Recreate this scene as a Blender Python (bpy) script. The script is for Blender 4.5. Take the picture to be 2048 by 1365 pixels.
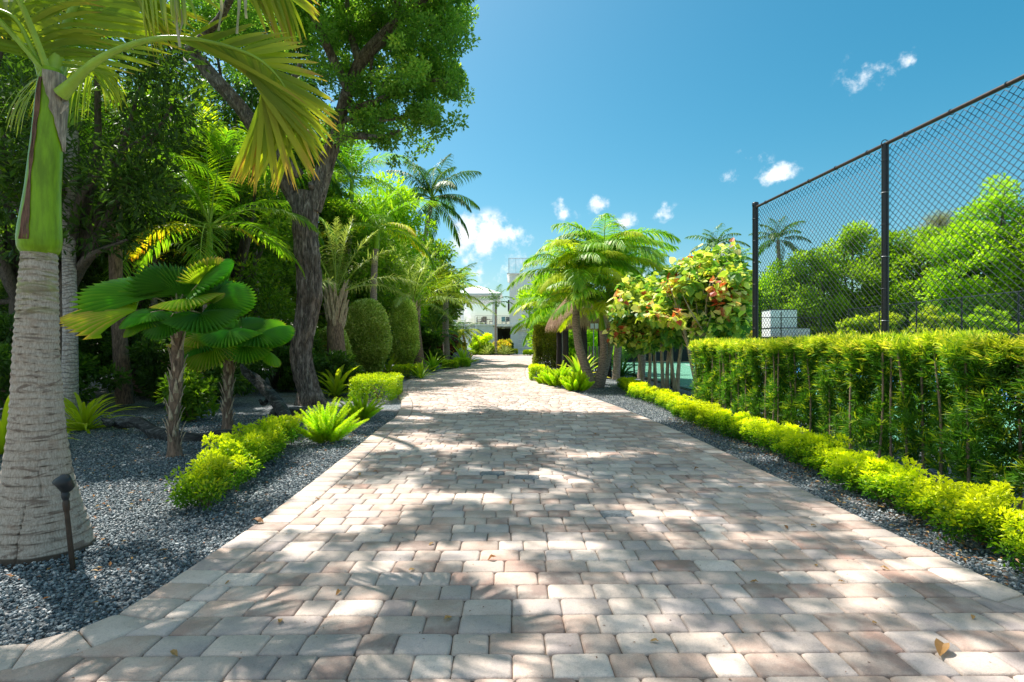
import bpy, math, random
import numpy as np
from mathutils import Vector, Matrix, Quaternion, noise as mnoise

for o in list(bpy.data.objects): bpy.data.objects.remove(o)
scene = bpy.context.scene
COL = scene.collection
R = math.radians
random.seed(7)
rng = np.random.default_rng(11)

# ------------------------------------------------------------------ camera, world, sun
HCAM = 1.25; F = 1050.0; HY = 690.0
cd = bpy.data.cameras.new('camera'); cam = bpy.data.objects.new('camera', cd); COL.objects.link(cam)
cam.location = (0, 0, HCAM); cam.rotation_euler = (R(90), 0, 0)
cd.sensor_width = 36; cd.lens = 36*F/2048; cd.shift_y = 7.5/2048
cd.clip_start = .05; cd.clip_end = 3000
scene.camera = cam
SUN_EL, SUN_AZ = R(60), R(-50)          # azimuth measured from +Y towards +X
S = Vector((math.sin(SUN_AZ)*math.cos(SUN_EL), math.cos(SUN_AZ)*math.cos(SUN_EL), math.sin(SUN_EL)))
sl = bpy.data.lights.new('sun', 'SUN'); so = bpy.data.objects.new('sun', sl); COL.objects.link(so)
sl.energy = 5.0; sl.angle = R(.53); sl.color = (1, .955, .89)
so.rotation_euler = S.to_track_quat('Z', 'Y').to_euler()
scene.view_settings.view_transform = 'Standard'; scene.view_settings.look = 'None'
scene.view_settings.exposure = .84; scene.view_settings.gamma = 1
scene.render.engine = 'CYCLES'
w = bpy.data.worlds.new('World'); scene.world = w; w.use_nodes = True
nt = w.node_tree; nt.nodes.clear()
def N(t, kind, **kw):
    n = t.nodes.new(kind)
    for k, v in kw.items():
        if k in ('inp',):
            for i, x in v.items(): n.inputs[i].default_value = x
        else: setattr(n, k, v)
    return n
def math_(t, op, a, b=None, c=None):
    n = t.nodes.new('ShaderNodeMath'); n.operation = op
    for i, x in enumerate((a, b, c)):
        if x is None: continue
        if isinstance(x, (int, float)): n.inputs[i].default_value = x
        else: t.links.new(x, n.inputs[i])
    return n.outputs[0]
def maprange(t, v, a, b, c=0., d=1., smooth=True):
    n = t.nodes.new('ShaderNodeMapRange'); n.interpolation_type = 'SMOOTHSTEP' if smooth else 'LINEAR'
    t.links.new(v, n.inputs[0])
    for i, x in zip((1, 2, 3, 4), (a, b, c, d)): n.inputs[i].default_value = x
    return n.outputs[0]
def mixc(t, fac, a, b, mode='MIX'):
    n = t.nodes.new('ShaderNodeMix'); n.data_type = 'RGBA'; n.blend_type = mode
    for s, x in ((n.inputs[0], fac), (n.inputs[6], a), (n.inputs[7], b)):
        if hasattr(x, 'is_linked'): t.links.new(x, s)
        elif isinstance(x, (int, float)): s.default_value = x
        else: s.default_value = (*x, 1) if len(x) == 3 else x
    return n.outputs[2]
SKY_STR = .084
sky = N(nt, 'ShaderNodeTexSky', sky_type='NISHITA', sun_disc=False, sun_elevation=SUN_EL, sun_rotation=SUN_AZ,
        air_density=1.0, dust_density=1.6, ozone_density=1.6, altitude=0)
tc = N(nt, 'ShaderNodeTexCoord')
nz = N(nt, 'ShaderNodeTexNoise', inp={2: 7.5, 3: 9, 4: .62}); nt.links.new(tc.outputs['Generated'], nz.inputs[0])
nz2 = N(nt, 'ShaderNodeTexNoise', inp={2: 16, 3: 6, 4: .6}); nt.links.new(tc.outputs['Generated'], nz2.inputs[0])
sep = N(nt, 'ShaderNodeSeparateXYZ'); nt.links.new(tc.outputs['Generated'], sep.inputs[0])
clouds = [(985, 530, 80, 85, 1.0), (925, 480, 40, 50, .9), (1120, 418, 34, 40, .75), (1195, 408, 26, 20, .55), (1325, 437, 38, 26, .8),
          (1262, 442, 34, 22, .65), (1488, 342, 52, 34, .7), (1560, 348, 70, 20, .6), (1755, 150, 75, 55, .5), (1800, 118, 44, 26, .5),
          (1650, 455, 120, 26, .6), (1900, 470, 90, 30, .5), (300, 330, 160, 60, .8), (1450, 520, 90, 40, .35), (2500, 420, 160, 60, .7), (-500, 350, 200, 80, .8)]
mask = None
for (px, py, sx, sy, k) in clouds:
    d = Vector(((px-1024)/F, 1, (HY-py)/F)); d.normalize()
    az = math.atan2(d.x, d.y)
    mp = N(nt, 'ShaderNodeVectorMath', operation='SUBTRACT'); nt.links.new(tc.outputs['Generated'], mp.inputs[0]); mp.inputs[1].default_value = d
    vr = N(nt, 'ShaderNodeVectorRotate', rotation_type='Z_AXIS'); nt.links.new(mp.outputs[0], vr.inputs[0]); vr.inputs['Angle'].default_value = az
    sc = N(nt, 'ShaderNodeVectorMath', operation='MULTIPLY'); nt.links.new(vr.outputs[0], sc.inputs[0])
    kk = 1/math.sqrt(1+((px-1024)/F)**2)
    sc.inputs[1].default_value = (F/(sx*kk*kk), F/(sx*kk*kk), F/(sy*kk))
    ln = N(nt, 'ShaderNodeVectorMath', operation='LENGTH'); nt.links.new(sc.outputs[0], ln.inputs[0])
    m = math_(nt, 'MULTIPLY', maprange(nt, ln.outputs[1], 1.5, .1), k)
    mask = m if mask is None else math_(nt, 'MAXIMUM', mask, m)
band = math_(nt, 'MAXIMUM', math_(nt, 'MULTIPLY', maprange(nt, sep.outputs[2], .22, .02), .42), math_(nt, 'MULTIPLY', maprange(nt, sep.outputs[1], .25, -.15), .5))  # low cloud band, plus unseen clouds behind the camera added for white fill
mask = math_(nt, 'MAXIMUM', mask, band)
den = math_(nt, 'ADD', mask, math_(nt, 'ADD', math_(nt, 'MULTIPLY', math_(nt, 'SUBTRACT', nz.outputs[0], .5), 3.4), math_(nt, 'MULTIPLY', math_(nt, 'SUBTRACT', nz2.outputs[0], .5), 1.9)))
alpha = math_(nt, 'MULTIPLY', maprange(nt, den, .35, .95), maprange(nt, mask, .02, .2))
hsv = N(nt, 'ShaderNodeHueSaturation', inp={0: .472, 1: 1.48, 2: 1.08}); nt.links.new(sky.outputs[0], hsv.inputs['Color'])
skc = mixc(nt, 1.0, hsv.outputs[0], (.95, 1.0, .96), 'MULTIPLY')
cc = mixc(nt, maprange(nt, nz2.outputs[0], .35, .65), (6.8, 7.3, 7.9), (9.3, 9.4, 9.5))
bgc = mixc(nt, alpha, skc, cc)
bg = N(nt, 'ShaderNodeBackground', inp={1: SKY_STR}); nt.links.new(bgc, bg.inputs[0])
wo = N(nt, 'ShaderNodeOutputWorld'); nt.links.new(bg.outputs[0], wo.inputs[0])

def G(px, py):                             # point of the ground seen at a pixel of the photograph
    Y = F*HCAM/(py-HY); return Vector(((px-1024)/F*Y, Y, 0))
def A(px, py, Y):                          # point at depth Y
    return Vector(((px-1024)/F*Y, Y, HCAM+(HY-py)/F*Y))

_o = ['first', 'second', 'third', 'fourth', 'fifth', 'sixth', 'seventh', 'eighth', 'ninth']
_t = ['tenth', 'eleventh', 'twelfth', 'thirteenth', 'fourteenth', 'fifteenth', 'sixteenth', 'seventeenth', 'eighteenth', 'nineteenth']
ORD = _o+_t+['twentieth']+['twenty '+x for x in _o]+['thirtieth']+['thirty '+x for x in _o]+['fortieth']+['forty '+x for x in _o]
# ------------------------------------------------------------------ object helpers
def tag(o, label=None, cat=None, group=None, kind=None):
    if label: o['label'] = label
    if cat: o['category'] = cat
    if group: o['group'] = group
    if kind: o['kind'] = kind
    return o
def thing(name, label, cat, loc=(0, 0, 0), rz=0, group=None):
    o = bpy.data.objects.new(name, None); COL.objects.link(o); o.location = loc; o.rotation_euler = (0, 0, rz)
    o.empty_display_size = .1
    return tag(o, label, cat, group)
def link(name, me, parent=None, loc=None, kind=None, mat4=None):
    o = bpy.data.objects.new(name, me); COL.objects.link(o)
    if parent is not None: o.parent = parent
    if mat4 is not None: o.matrix_basis = mat4
    elif loc is not None: o.location = loc
    if kind: o['kind'] = kind
    return o
def copy_tree(o, parent=None):
    c = o.copy(); COL.objects.link(c); c.parent = parent
    for ch in o.children: copy_tree(ch, c)
    return c
class MB:                                   # mesh collector on numpy arrays
    def __init__(s): s.v = []; s.f = []; s.var = []; s.n = 0
    def add(s, v, f, var=.5, mat=0):
        v = np.asarray(v, dtype=np.float32).reshape(-1, 3); f = np.asarray(f, dtype=np.int32)
        if len(v) == 0: return
        s.v.append(v); s.f.append((f+s.n, mat))
        s.var.append(np.broadcast_to(np.asarray(var, dtype=np.float32), (len(v),)) if np.ndim(var) == 0 else np.asarray(var, dtype=np.float32))
        s.n += len(v)
    def mesh(s, name, mats, smooth=False):
        me = bpy.data.meshes.new(name)
        V = np.concatenate(s.v); me.vertices.add(len(V)); me.vertices.foreach_set('co', V.ravel())
        loops = np.concatenate([f.ravel() for f, m in s.f]); tot = np.concatenate([np.full(len(f), f.shape[1], np.int32) for f, m in s.f])
        mi = np.concatenate([np.full(len(f), m, np.int32) for f, m in s.f])
        me.loops.add(len(loops)); me.loops.foreach_set('vertex_index', loops)
        me.polygons.add(len(tot)); st = np.concatenate([[0], np.cumsum(tot)[:-1]]).astype(np.int32)
        me.polygons.foreach_set('loop_start', st); me.polygons.foreach_set('material_index', mi)
        me.polygons.foreach_set('use_smooth', np.full(len(tot), smooth, dtype=bool))
        for m in (mats if isinstance(mats, (list, tuple)) else [mats]): me.materials.append(m)
        me.update(calc_edges=True)
        at = me.attributes.new('var', 'FLOAT', 'POINT'); at.data.foreach_set('value', np.concatenate(s.var))
        me.validate()
        return me
    def build(s, name, mats, parent=None, smooth=False, kind=None, loc=None):
        return link(name, s.mesh(name, mats, smooth), parent, kind=kind, loc=loc)
def tube(mb, pts, rad, sides=8, var=.5, mat=0, cap=True, disp=None):
    pts = [Vector(p) for p in pts]; n = len(pts)
    if isinstance(rad, (int, float)): rad = [rad]*n
    V = []; up = Vector((0, 0, 1)); prev = None
    for i, p in enumerate(pts):
        t = (pts[min(i+1, n-1)]-pts[max(i-1, 0)]).normalized()
        if prev is None:
            x = t.cross(Vector((0, 1, .01)) if abs(t.z) > .7 else up).normalized()
        else:
            x = (prev - t*prev.dot(t)).normalized()
        prev = x; y = t.cross(x)
        for k in range(sides):
            a = 2*math.pi*k/sides
            r = rad[i] if disp is None else rad[i]*disp(i, a, p)
            V.append(p + (x*math.cos(a)+y*math.sin(a))*r)
    Fq = [(i*sides+k, i*sides+(k+1) % sides, (i+1)*sides+(k+1) % sides, (i+1)*sides+k) for i in range(n-1) for k in range(sides)]
    base = [tuple(v) for v in V]
    vv = np.array(base)
    va = var if np.ndim(var) == 0 else np.repeat(np.asarray(var), sides)
    mb.add(vv, Fq, va, mat)
    if cap:
        for ring, c in ((0, pts[0]), (n-1, pts[-1])):
            rv = [tuple(c)]+base[ring*sides:(ring+1)*sides]
            tr = [(0, 1+(k+1) % sides, 1+k) if ring == 0 else (0, 1+k, 1+(k+1) % sides) for k in range(sides)]
            mb.add(rv, tr, var if np.ndim(var) == 0 else float(np.asarray(var)[ring]), mat)
def box(mb, c, s, rz=0, var=.5, mat=0, bev=0):
    cx, cy, cz = c; sx, sy, sz = s[0]/2, s[1]/2, s[2]/2
    P = []
    if bev:
        b = bev
        for z, e in ((-sz, b), (-sz+b, 0), (sz-b, 0), (sz, b)):
            for x, y in ((-sx+e, -sy+e), (sx-e, -sy+e), (sx-e, sy-e), (-sx+e, sy-e)): P.append((x, y, z))
        Fq = [(3, 2, 1, 0), (12, 13, 14, 15)]+[(r*4+k, r*4+(k+1) % 4, r*4+4+(k+1) % 4, r*4+4+k) for r in range(3) for k in range(4)]
    else:
        for z in (-sz, sz):
            for x, y in ((-sx, -sy), (sx, -sy), (sx, sy), (-sx, sy)): P.append((x, y, z))
        Fq = [(3, 2, 1, 0), (4, 5, 6, 7)]+[(k, (k+1) % 4, 4+(k+1) % 4, 4+k) for k in range(4)]
    ca, sa = math.cos(rz), math.sin(rz)
    P = [(cx+x*ca-y*sa, cy+x*sa+y*ca, cz+z) for x, y, z in P]
    mb.add(P, Fq, var, mat)
def spline(P, n):                           # Catmull-Rom through points
    P = [Vector(p) for p in P]; P = [P[0]*2-P[1]]+P+[P[-1]*2-P[-2]]; out = []
    m = len(P)-3
    for i in range(n):
        u = i/(n-1)*m; k = min(int(u), m-1); t = u-k
        a, b, c, d = P[k:k+4]
        out.append(.5*((2*b)+(c-a)*t+(2*a-5*b+4*c-d)*t*t+(3*b-a-3*c+d)*t**3))
    return out
def interp(xs, ys, n):
    return list(np.interp(np.linspace(0, 1, n), xs, ys))

# ------------------------------------------------------------------ materials
def newmat(name):
    m = bpy.data.materials.new(name); m.use_nodes = True; t = m.node_tree; t.nodes.clear()
    out = t.nodes.new('ShaderNodeOutputMaterial'); p = t.nodes.new('ShaderNodeBsdfPrincipled')
    t.links.new(p.outputs[0], out.inputs[0])
    return m, t, p, out
def plain(name, col, rough=.6, noise_s=0, amt=.25, bump=0, metal=0, spec=.5, vec='Object', stretch=None):
    m, t, p, out = newmat(name)
    p.inputs['Roughness'].default_value = rough; p.inputs['Metallic'].default_value = metal; p.inputs['Specular IOR Level'].default_value = spec
    if noise_s:
        c = N(t, 'ShaderNodeTexCoord'); src = c.outputs[vec]
        if stretch:
            mp = N(t, 'ShaderNodeMapping'); mp.inputs['Scale'].default_value = stretch; t.links.new(src, mp.inputs[0]); src = mp.outputs[0]
        n = N(t, 'ShaderNodeTexNoise', inp={2: noise_s, 3: 6, 4: .65}); t.links.new(src, n.inputs[0])
        cc = mixc(t, maprange(t, n.outputs[0], .3, .7), tuple(x*(1-amt) for x in col), tuple(min(1, x*(1+amt)) for x in col))
        t.links.new(cc, p.inputs['Base Color'])
        if bump:
            b = N(t, 'ShaderNodeBump', inp={0: 1.0, 1: bump}); t.links.new(n.outputs[0], b.inputs['Height']); t.links.new(b.outputs[0], p.inputs['Normal'])
    else: p.inputs['Base Color'].default_value = (*col, 1)
    return m
def ramp(t, fac, stops):
    r = t.nodes.new('ShaderNodeValToRGB'); e = r.color_ramp.elements
    while len(e) < len(stops): e.new(.5)
    for i, (p, c) in enumerate(stops): e[i].position = p; e[i].color = (*c, 1)
    t.links.new(fac, r.inputs[0]); return r.outputs[0]
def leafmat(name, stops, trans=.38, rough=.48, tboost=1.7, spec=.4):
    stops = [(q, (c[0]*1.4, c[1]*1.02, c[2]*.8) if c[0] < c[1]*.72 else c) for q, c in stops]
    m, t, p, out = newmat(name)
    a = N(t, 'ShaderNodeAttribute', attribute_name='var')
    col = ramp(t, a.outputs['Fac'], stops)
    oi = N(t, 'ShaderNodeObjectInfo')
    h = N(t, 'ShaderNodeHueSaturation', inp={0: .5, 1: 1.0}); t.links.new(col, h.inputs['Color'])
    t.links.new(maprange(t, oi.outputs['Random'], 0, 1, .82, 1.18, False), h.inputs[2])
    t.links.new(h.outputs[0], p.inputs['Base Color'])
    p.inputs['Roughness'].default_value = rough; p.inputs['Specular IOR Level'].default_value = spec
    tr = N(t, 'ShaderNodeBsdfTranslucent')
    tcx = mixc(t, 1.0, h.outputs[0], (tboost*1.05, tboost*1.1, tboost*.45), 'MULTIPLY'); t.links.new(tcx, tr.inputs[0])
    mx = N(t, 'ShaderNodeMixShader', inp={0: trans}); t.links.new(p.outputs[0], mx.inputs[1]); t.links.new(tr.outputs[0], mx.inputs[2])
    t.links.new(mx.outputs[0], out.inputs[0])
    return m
M = {}
M['dark_leaf'] = leafmat('dark_leaf', [(0, (.025, .075, .015)), (.6, (.055, .16, .02)), (1, (.15, .32, .03))], .4)
M['mid_leaf'] = leafmat('mid_leaf', [(0, (.05, .14, .015)), (.5, (.12, .29, .02)), (1, (.32, .48, .03))], .45)
M['tree_leaf'] = leafmat('tree_leaf', [(0, (.05, .16, .03)), (.6, (.13, .33, .06)), (1, (.30, .50, .10))], .46)
M['court_leaf'] = leafmat('court_leaf', [(0, (.10, .27, .012)), (.5, (.22, .46, .018)), (1, (.45, .62, .02))], .42)
M['bright_leaf'] = leafmat('bright_leaf', [(0, (.12, .28, .015)), (.5, (.26, .42, .02)), (1, (.5, .55, .03))], .42)
M['gold_leaf'] = leafmat('gold_leaf', [(0, (.03, .15, .008)), (.35, (.14, .34, .012)), (.7, (.50, .58, .012)), (1, (.70, .72, .012))], .38)
M['duranta'] = leafmat('duranta', [(0, (.05, .19, .01)), (.5, (.15, .36, .012)), (1, (.36, .54, .015))], .4)
M['varieg_leaf'] = leafmat('varieg_leaf', [(0, (.12, .22, .03)), (.5, (.40, .50, .10)), (1, (.86, .86, .42))], .4)
M['podo_leaf'] = leafmat('podo_leaf', [(0, (.02, .09, .015)), (.4, (.07, .24, .02)), (.7, (.34, .52, .03)), (1, (.76, .68, .10))], .42)
M['croton_leaf'] = leafmat('croton_leaf', [(0, (.06, .10, .02)), (.4, (.25, .30, .03)), (.7, (.55, .48, .04)), (1, (.65, .28, .05))], .35)
M['red_leaf'] = leafmat('red_leaf', [(0, (.02, .012, .01)), (.5, (.10, .02, .02)), (.85, (.28, .04, .03)), (1, (.45, .35, .05))], .25)
M['hib_leaf'] = leafmat('hib_leaf', [(0, (.03, .13, .025)), (.3, (.09, .25, .06)), (.5, (.24, .38, .06)), (.68, (.52, .60, .12)), (.84, (.72, .68, .34)), (.95, (.66, .38, .22)), (1, (.42, .08, .04))], .42)
M['fern'] = leafmat('fern', [(0, (.14, .36, .01)), (.5, (.30, .56, .015)), (1, (.5, .72, .03))], .45)
M['fan_leaf'] = leafmat('fan_leaf', [(0, (.02, .12, .015)), (.6, (.07, .28, .02)), (.90, (.20, .40, .02)), (1, (.5, .36, .10))], .48, .5)
M['frond_hero'] = leafmat('frond_hero', [(0, (.08, .22, .02)), (.55, (.17, .30, .02)), (.85, (.42, .42, .03)), (1, (.45, .25, .06))], .42)
M['frond_green'] = leafmat('frond_green', [(0, (.04, .18, .015)), (.6, (.12, .34, .02)), (1, (.42, .52, .03))], .42)
M['frond_dark'] = leafmat('frond_dark', [(0, (.015, .07, .02)), (.6, (.035, .14, .025)), (1, (.14, .28, .04))], .3)
M['frond_yellow'] = leafmat('frond_yellow', [(0, (.25, .40, .015)), (.5, (.45, .5, .02)), (.85, (.65, .45, .02)), (1, (.6, .2, .02))], .45)
M['frond_silver'] = leafmat('frond_silver', [(0, (.14, .26, .10)), (.6, (.24, .38, .14)), (1, (.40, .50, .16))], .3)
M['dry_leaf'] = leafmat('dry_leaf', [(0, (.10, .035, .015)), (.5, (.28, .11, .03)), (1, (.50, .32, .12))], .15)
M['grey_leaf'] = leafmat('grey_leaf', [(0, (.25, .22, .17)), (1, (.5, .46, .38))], .25)
M['rachis'] = plain('rachis', (.28, .42, .035), .4, 6, .2, 0)
M['petiole_brown'] = plain('petiole_brown', (.16, .14, .05), .6, 20, .4, 0)
M['crownshaft'] = plain('crownshaft', (.18, .325, .006), .38, 6, .30, .002, stretch=(4, 4, .7), spec=.3)
M['sheath'] = plain('sheath', (.17, .085, .055), .75, 22, .5, .01, stretch=(3, 3, .4))
M['sheath_grey'] = plain('sheath_grey', (.36, .29, .23), .8, 20, .55, .012, stretch=(3, 3, .4))
M['white'] = plain('white', (.82, .84, .84), .6, 3, .04)
M['shade_wall'] = plain('shade_wall', (.62, .68, .70), .7, 3, .05)  # blue-grey shade of the white walls put into the colour
M['roof_white'] = plain('roof_white', (.85, .85, .84), .5, 4, .04)
M['dark'] = plain('dark', (.025, .022, .02), .5)
M['glass'] = plain('glass', (.03, .05, .06), .08)
M['steel'] = plain('steel', (.35, .36, .37), .35, metal=.8)
M['black_paint'] = plain('black_paint', (.012, .013, .015), .3, 30, .2, .001)
M['wire'] = plain('wire', (.012, .02, .03), .35)
M['rail_brown'] = plain('rail_brown', (.05, .035, .03), .35, 30, .3)
M['bronze'] = plain('bronze', (.05, .035, .025), .45, 25, .3, metal=.3)
M['lamp_black'] = plain('lamp_black', (.015, .02, .025), .5)
M['wicker'] = plain('wicker', (.22, .12, .06), .7, 30, .3)
M['teal'] = plain('teal', (.02, .30, .32), .6)
M['thatch'] = leafmat('thatch', [(0, (.12, .07, .04)), (.5, (.33, .20, .12)), (1, (.60, .44, .30))], .1, .8)
M['post_wood'] = plain('post_wood', (.03, .022, .018), .8, 12, .5, .01, stretch=(3, 3, .5))
M['rock'] = plain('rock', (.22, .23, .24), .85, 8, .6, .03)
M['soil'] = plain('soil', (.06, .045, .03), .95, 30, .5, .01)
M['stem'] = plain('stem', (.24, .16, .11), .8, 30, .45, .004, stretch=(2, 2, .5))
M['hib_bark'] = plain('hib_bark', (.36, .29, .21), .8, 14, .4, .008, stretch=(2, 2, .5))
M['bark_dark'] = plain('bark_dark', (.10, .08, .06), .9, 14, .5, .02, stretch=(3, 3, .6))
def bark_material():
    m, t, p, out = newmat('bark')
    c = N(t, 'ShaderNodeTexCoord'); mp = N(t, 'ShaderNodeMapping'); mp.inputs['Scale'].default_value = (1, 1, .22); t.links.new(c.outputs['Object'], mp.inputs[0])
    n = N(t, 'ShaderNodeTexNoise', inp={2: 17, 3: 9, 4: .7, 8: 1.0}); t.links.new(mp.outputs[0], n.inputs[0])
    n2 = N(t, 'ShaderNodeTexNoise', inp={2: 1.6, 3: 4}); t.links.new(c.outputs['Object'], n2.inputs[0])
    a = ramp(t, n.outputs[0], [(.36, (.03, .024, .02)), (.5, (.15, .12, .10)), (.66, (.40, .34, .30))])
    b = mixc(t, maprange(t, n2.outputs[0], .4, .7), (1, 1, 1), (.75, .62, .52)); cc = mixc(t, 1., a, b, 'MULTIPLY')
    t.links.new(cc, p.inputs['Base Color']); p.inputs['Roughness'].default_value = .85
    bp = N(t, 'ShaderNodeBump', inp={0: 1., 1: .04}); t.links.new(n.outputs[0], bp.inputs['Height']); t.links.new(bp.outputs[0], p.inputs['Normal'])
    return m
M['bark'] = bark_material()
def palm_bark(name, col, ring=28, dark=.45, warm=(1, .8, .62)):
    m, t, p, out = newmat(name)
    c = N(t, 'ShaderNodeTexCoord'); sp = N(t, 'ShaderNodeSeparateXYZ'); t.links.new(c.outputs['Object'], sp.inputs[0])
    n = N(t, 'ShaderNodeTexNoise', inp={2: 3.2, 3: 5}); t.links.new(c.outputs['Object'], n.inputs[0])
    n2 = N(t, 'ShaderNodeTexNoise', inp={2: 45, 3: 6, 4: .7}); mp = N(t, 'ShaderNodeMapping'); mp.inputs['Scale'].default_value = (1, 1, .35)
    t.links.new(c.outputs['Object'], mp.inputs[0]); t.links.new(mp.outputs[0], n2.inputs[0])
    z = math_(t, 'ADD', math_(t, 'MULTIPLY', sp.outputs[2], ring), math_(t, 'MULTIPLY', n.outputs[0], 5.0))
    fr = math_(t, 'FRACT', z)
    rg = math_(t, 'MULTIPLY', maprange(t, fr, .0, .12), maprange(t, fr, 1., .8))
    sm = N(t, 'ShaderNodeTexNoise', inp={2: 7, 3: 5, 4: .6}); mps = N(t, 'ShaderNodeMapping'); mps.inputs['Scale'].default_value = (1, 1, 3.5); t.links.new(c.outputs['Object'], mps.inputs[0]); t.links.new(mps.outputs[0], sm.inputs[0])
    base = mixc(t, maprange(t, n2.outputs[0], .3, .7), tuple(x*.62 for x in col), tuple(x*1.3 for x in col))
    base = mixc(t, maprange(t, sm.outputs[0], .56, .68), base, tuple(a*b*.45 for a, b in zip(col, warm)))
    cc = mixc(t, rg, tuple(x*dark for x in col), base)
    t.links.new(cc, p.inputs['Base Color']); p.inputs['Roughness'].default_value = .85
    h = math_(t, 'ADD', math_(t, 'MULTIPLY', rg, 1.), math_(t, 'MULTIPLY', n2.outputs[0], .6))
    bp = N(t, 'ShaderNodeBump', inp={0: .9, 1: .012}); t.links.new(h, bp.inputs['Height']); t.links.new(bp.outputs[0], p.inputs['Normal'])
    return m
M['palm_bark'] = palm_bark('palm_bark', (.42, .37, .33), 17)
M['palm_bark_brown'] = palm_bark('palm_bark_brown', (.36, .27, .22), 14)
M['palm_bark_far'] = palm_bark('palm_bark_far', (.33, .27, .22), 8)
M['boot_bark'] = plain('boot_bark', (.20, .13, .09), .9, 18, .6, .02, stretch=(2, 2, .5))
M['boot'] = plain('boot', (.42, .33, .23), .8, 18, .5, .01, stretch=(2, 2, .5))
def drift_material():
    m, t, p, out = newmat('driftwood')
    c = N(t, 'ShaderNodeTexCoord'); mp = N(t, 'ShaderNodeMapping'); mp.inputs['Scale'].default_value = (1.2, 9, 7); t.links.new(c.outputs['Object'], mp.inputs[0])
    n = N(t, 'ShaderNodeTexNoise', inp={2: 3.5, 3: 8, 4: .65, 8: .6}); t.links.new(mp.outputs[0], n.inputs[0])
    a = ramp(t, n.outputs[0], [(.40, (.010, .009, .008)), (.54, (.045, .043, .04)), (.72, (.22, .22, .21))])
    t.links.new(a, p.inputs['Base Color']); p.inputs['Roughness'].default_value = .75
    bp = N(t, 'ShaderNodeBump', inp={0: 1., 1: .03}); t.links.new(n.outputs[0], bp.inputs['Height']); t.links.new(bp.outputs[0], p.inputs['Normal'])
    return m
M['driftwood'] = drift_material()
PAL = [(.42, .30, .235), (.34, .23, .18), (.48, .385, .32), (.41, .345, .31), (.57, .475, .40), (.27, .19, .155), (.34, .28, .255), (.41, .255, .195)]
def paver_material(name, src):
    m, t, p, out = newmat(name)
    if src == 'obj':
        oi = N(t, 'ShaderNodeObjectInfo'); f = oi.outputs['Random']
    else:
        f = N(t, 'ShaderNodeAttribute', attribute_name='var').outputs['Fac']
    r = t.nodes.new('ShaderNodeValToRGB'); r.color_ramp.interpolation = 'CONSTANT'; e = r.color_ramp.elements
    wts = [.22, .10, .17, .18, .13, .045, .11, .045]; acc = 0
    while len(e) < len(PAL): e.new(.5)
    for i, c in enumerate(PAL): e[i].position = acc; e[i].color = (*c, 1); acc += wts[i]
    t.links.new(f, r.inputs[0])
    f2 = math_(t, 'FRACT', math_(t, 'MULTIPLY', f, 37.7))
    g = N(t, 'ShaderNodeNewGeometry')
    n1 = N(t, 'ShaderNodeTexNoise', inp={2: 6.5, 3: 4, 4: .55}); t.links.new(g.outputs['Position'], n1.inputs[0])
    n2 = N(t, 'ShaderNodeTexNoise', inp={2: 190, 3: 4, 4: .7}); t.links.new(g.outputs['Position'], n2.inputs[0])
    n3 = N(t, 'ShaderNodeTexNoise', inp={2: 45, 3: 5, 4: .65}); t.links.new(g.outputs['Position'], n3.inputs[0])
    n4 = N(t, 'ShaderNodeTexNoise', inp={2: .9, 3: 3, 4: .6}); t.links.new(g.outputs['Position'], n4.inputs[0])
    c = mixc(t, math_(t, 'MULTIPLY', maprange(t, n1.outputs[0], .38, .66), .75), r.outputs[0], (.48, .39, .32))
    c = mixc(t, math_(t, 'MULTIPLY', maprange(t, n3.outputs[0], .5, .75), .5), c, (.27, .22, .19))
    h = N(t, 'ShaderNodeHueSaturation', inp={0: .5, 1: .95}); t.links.new(c, h.inputs['Color'])
    v = math_(t, 'MULTIPLY', maprange(t, f2, 0, 1, .9, 1.16, False), maprange(t, n2.outputs[0], .3, .7, .86, 1.1))
    v = math_(t, 'MULTIPLY', v, maprange(t, n4.outputs[0], .35, .65, .86, 1.1))
    t.links.new(math_(t, 'MULTIPLY', v, 1.12), h.inputs[2])
    sp = N(t, 'ShaderNodeTexVoronoi', inp={2: 70}); t.links.new(g.outputs['Position'], sp.inputs[0])
    cc = mixc(t, maprange(t, sp.outputs[0], .14, .05), h.outputs[0], (.12, .09, .075))
    cc = mixc(t, maprange(t, sp.outputs[1], .5, 1, 0, 0), cc, h.outputs[0])
    t.links.new(h.outputs[0], p.inputs['Base Color']); p.inputs['Roughness'].default_value = .8; p.inputs['Specular IOR Level'].default_value = .35
    hh = math_(t, 'ADD', math_(t, 'MULTIPLY', n3.outputs[0], 1.), math_(t, 'MULTIPLY', n2.outputs[0], .35))
    bp = N(t, 'ShaderNodeBump', inp={0: .75, 1: .006}); t.links.new(hh, bp.inputs['Height']); t.links.new(bp.outputs[0], p.inputs['Normal'])
    return m
M['slate_paver'] = plain('slate_paver', (.16, .175, .18), .8, 40, .4, .004)
M['paver'] = paver_material('paver', 'obj'); M['paver_far'] = paver_material('paver_far', 'attr')
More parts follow.
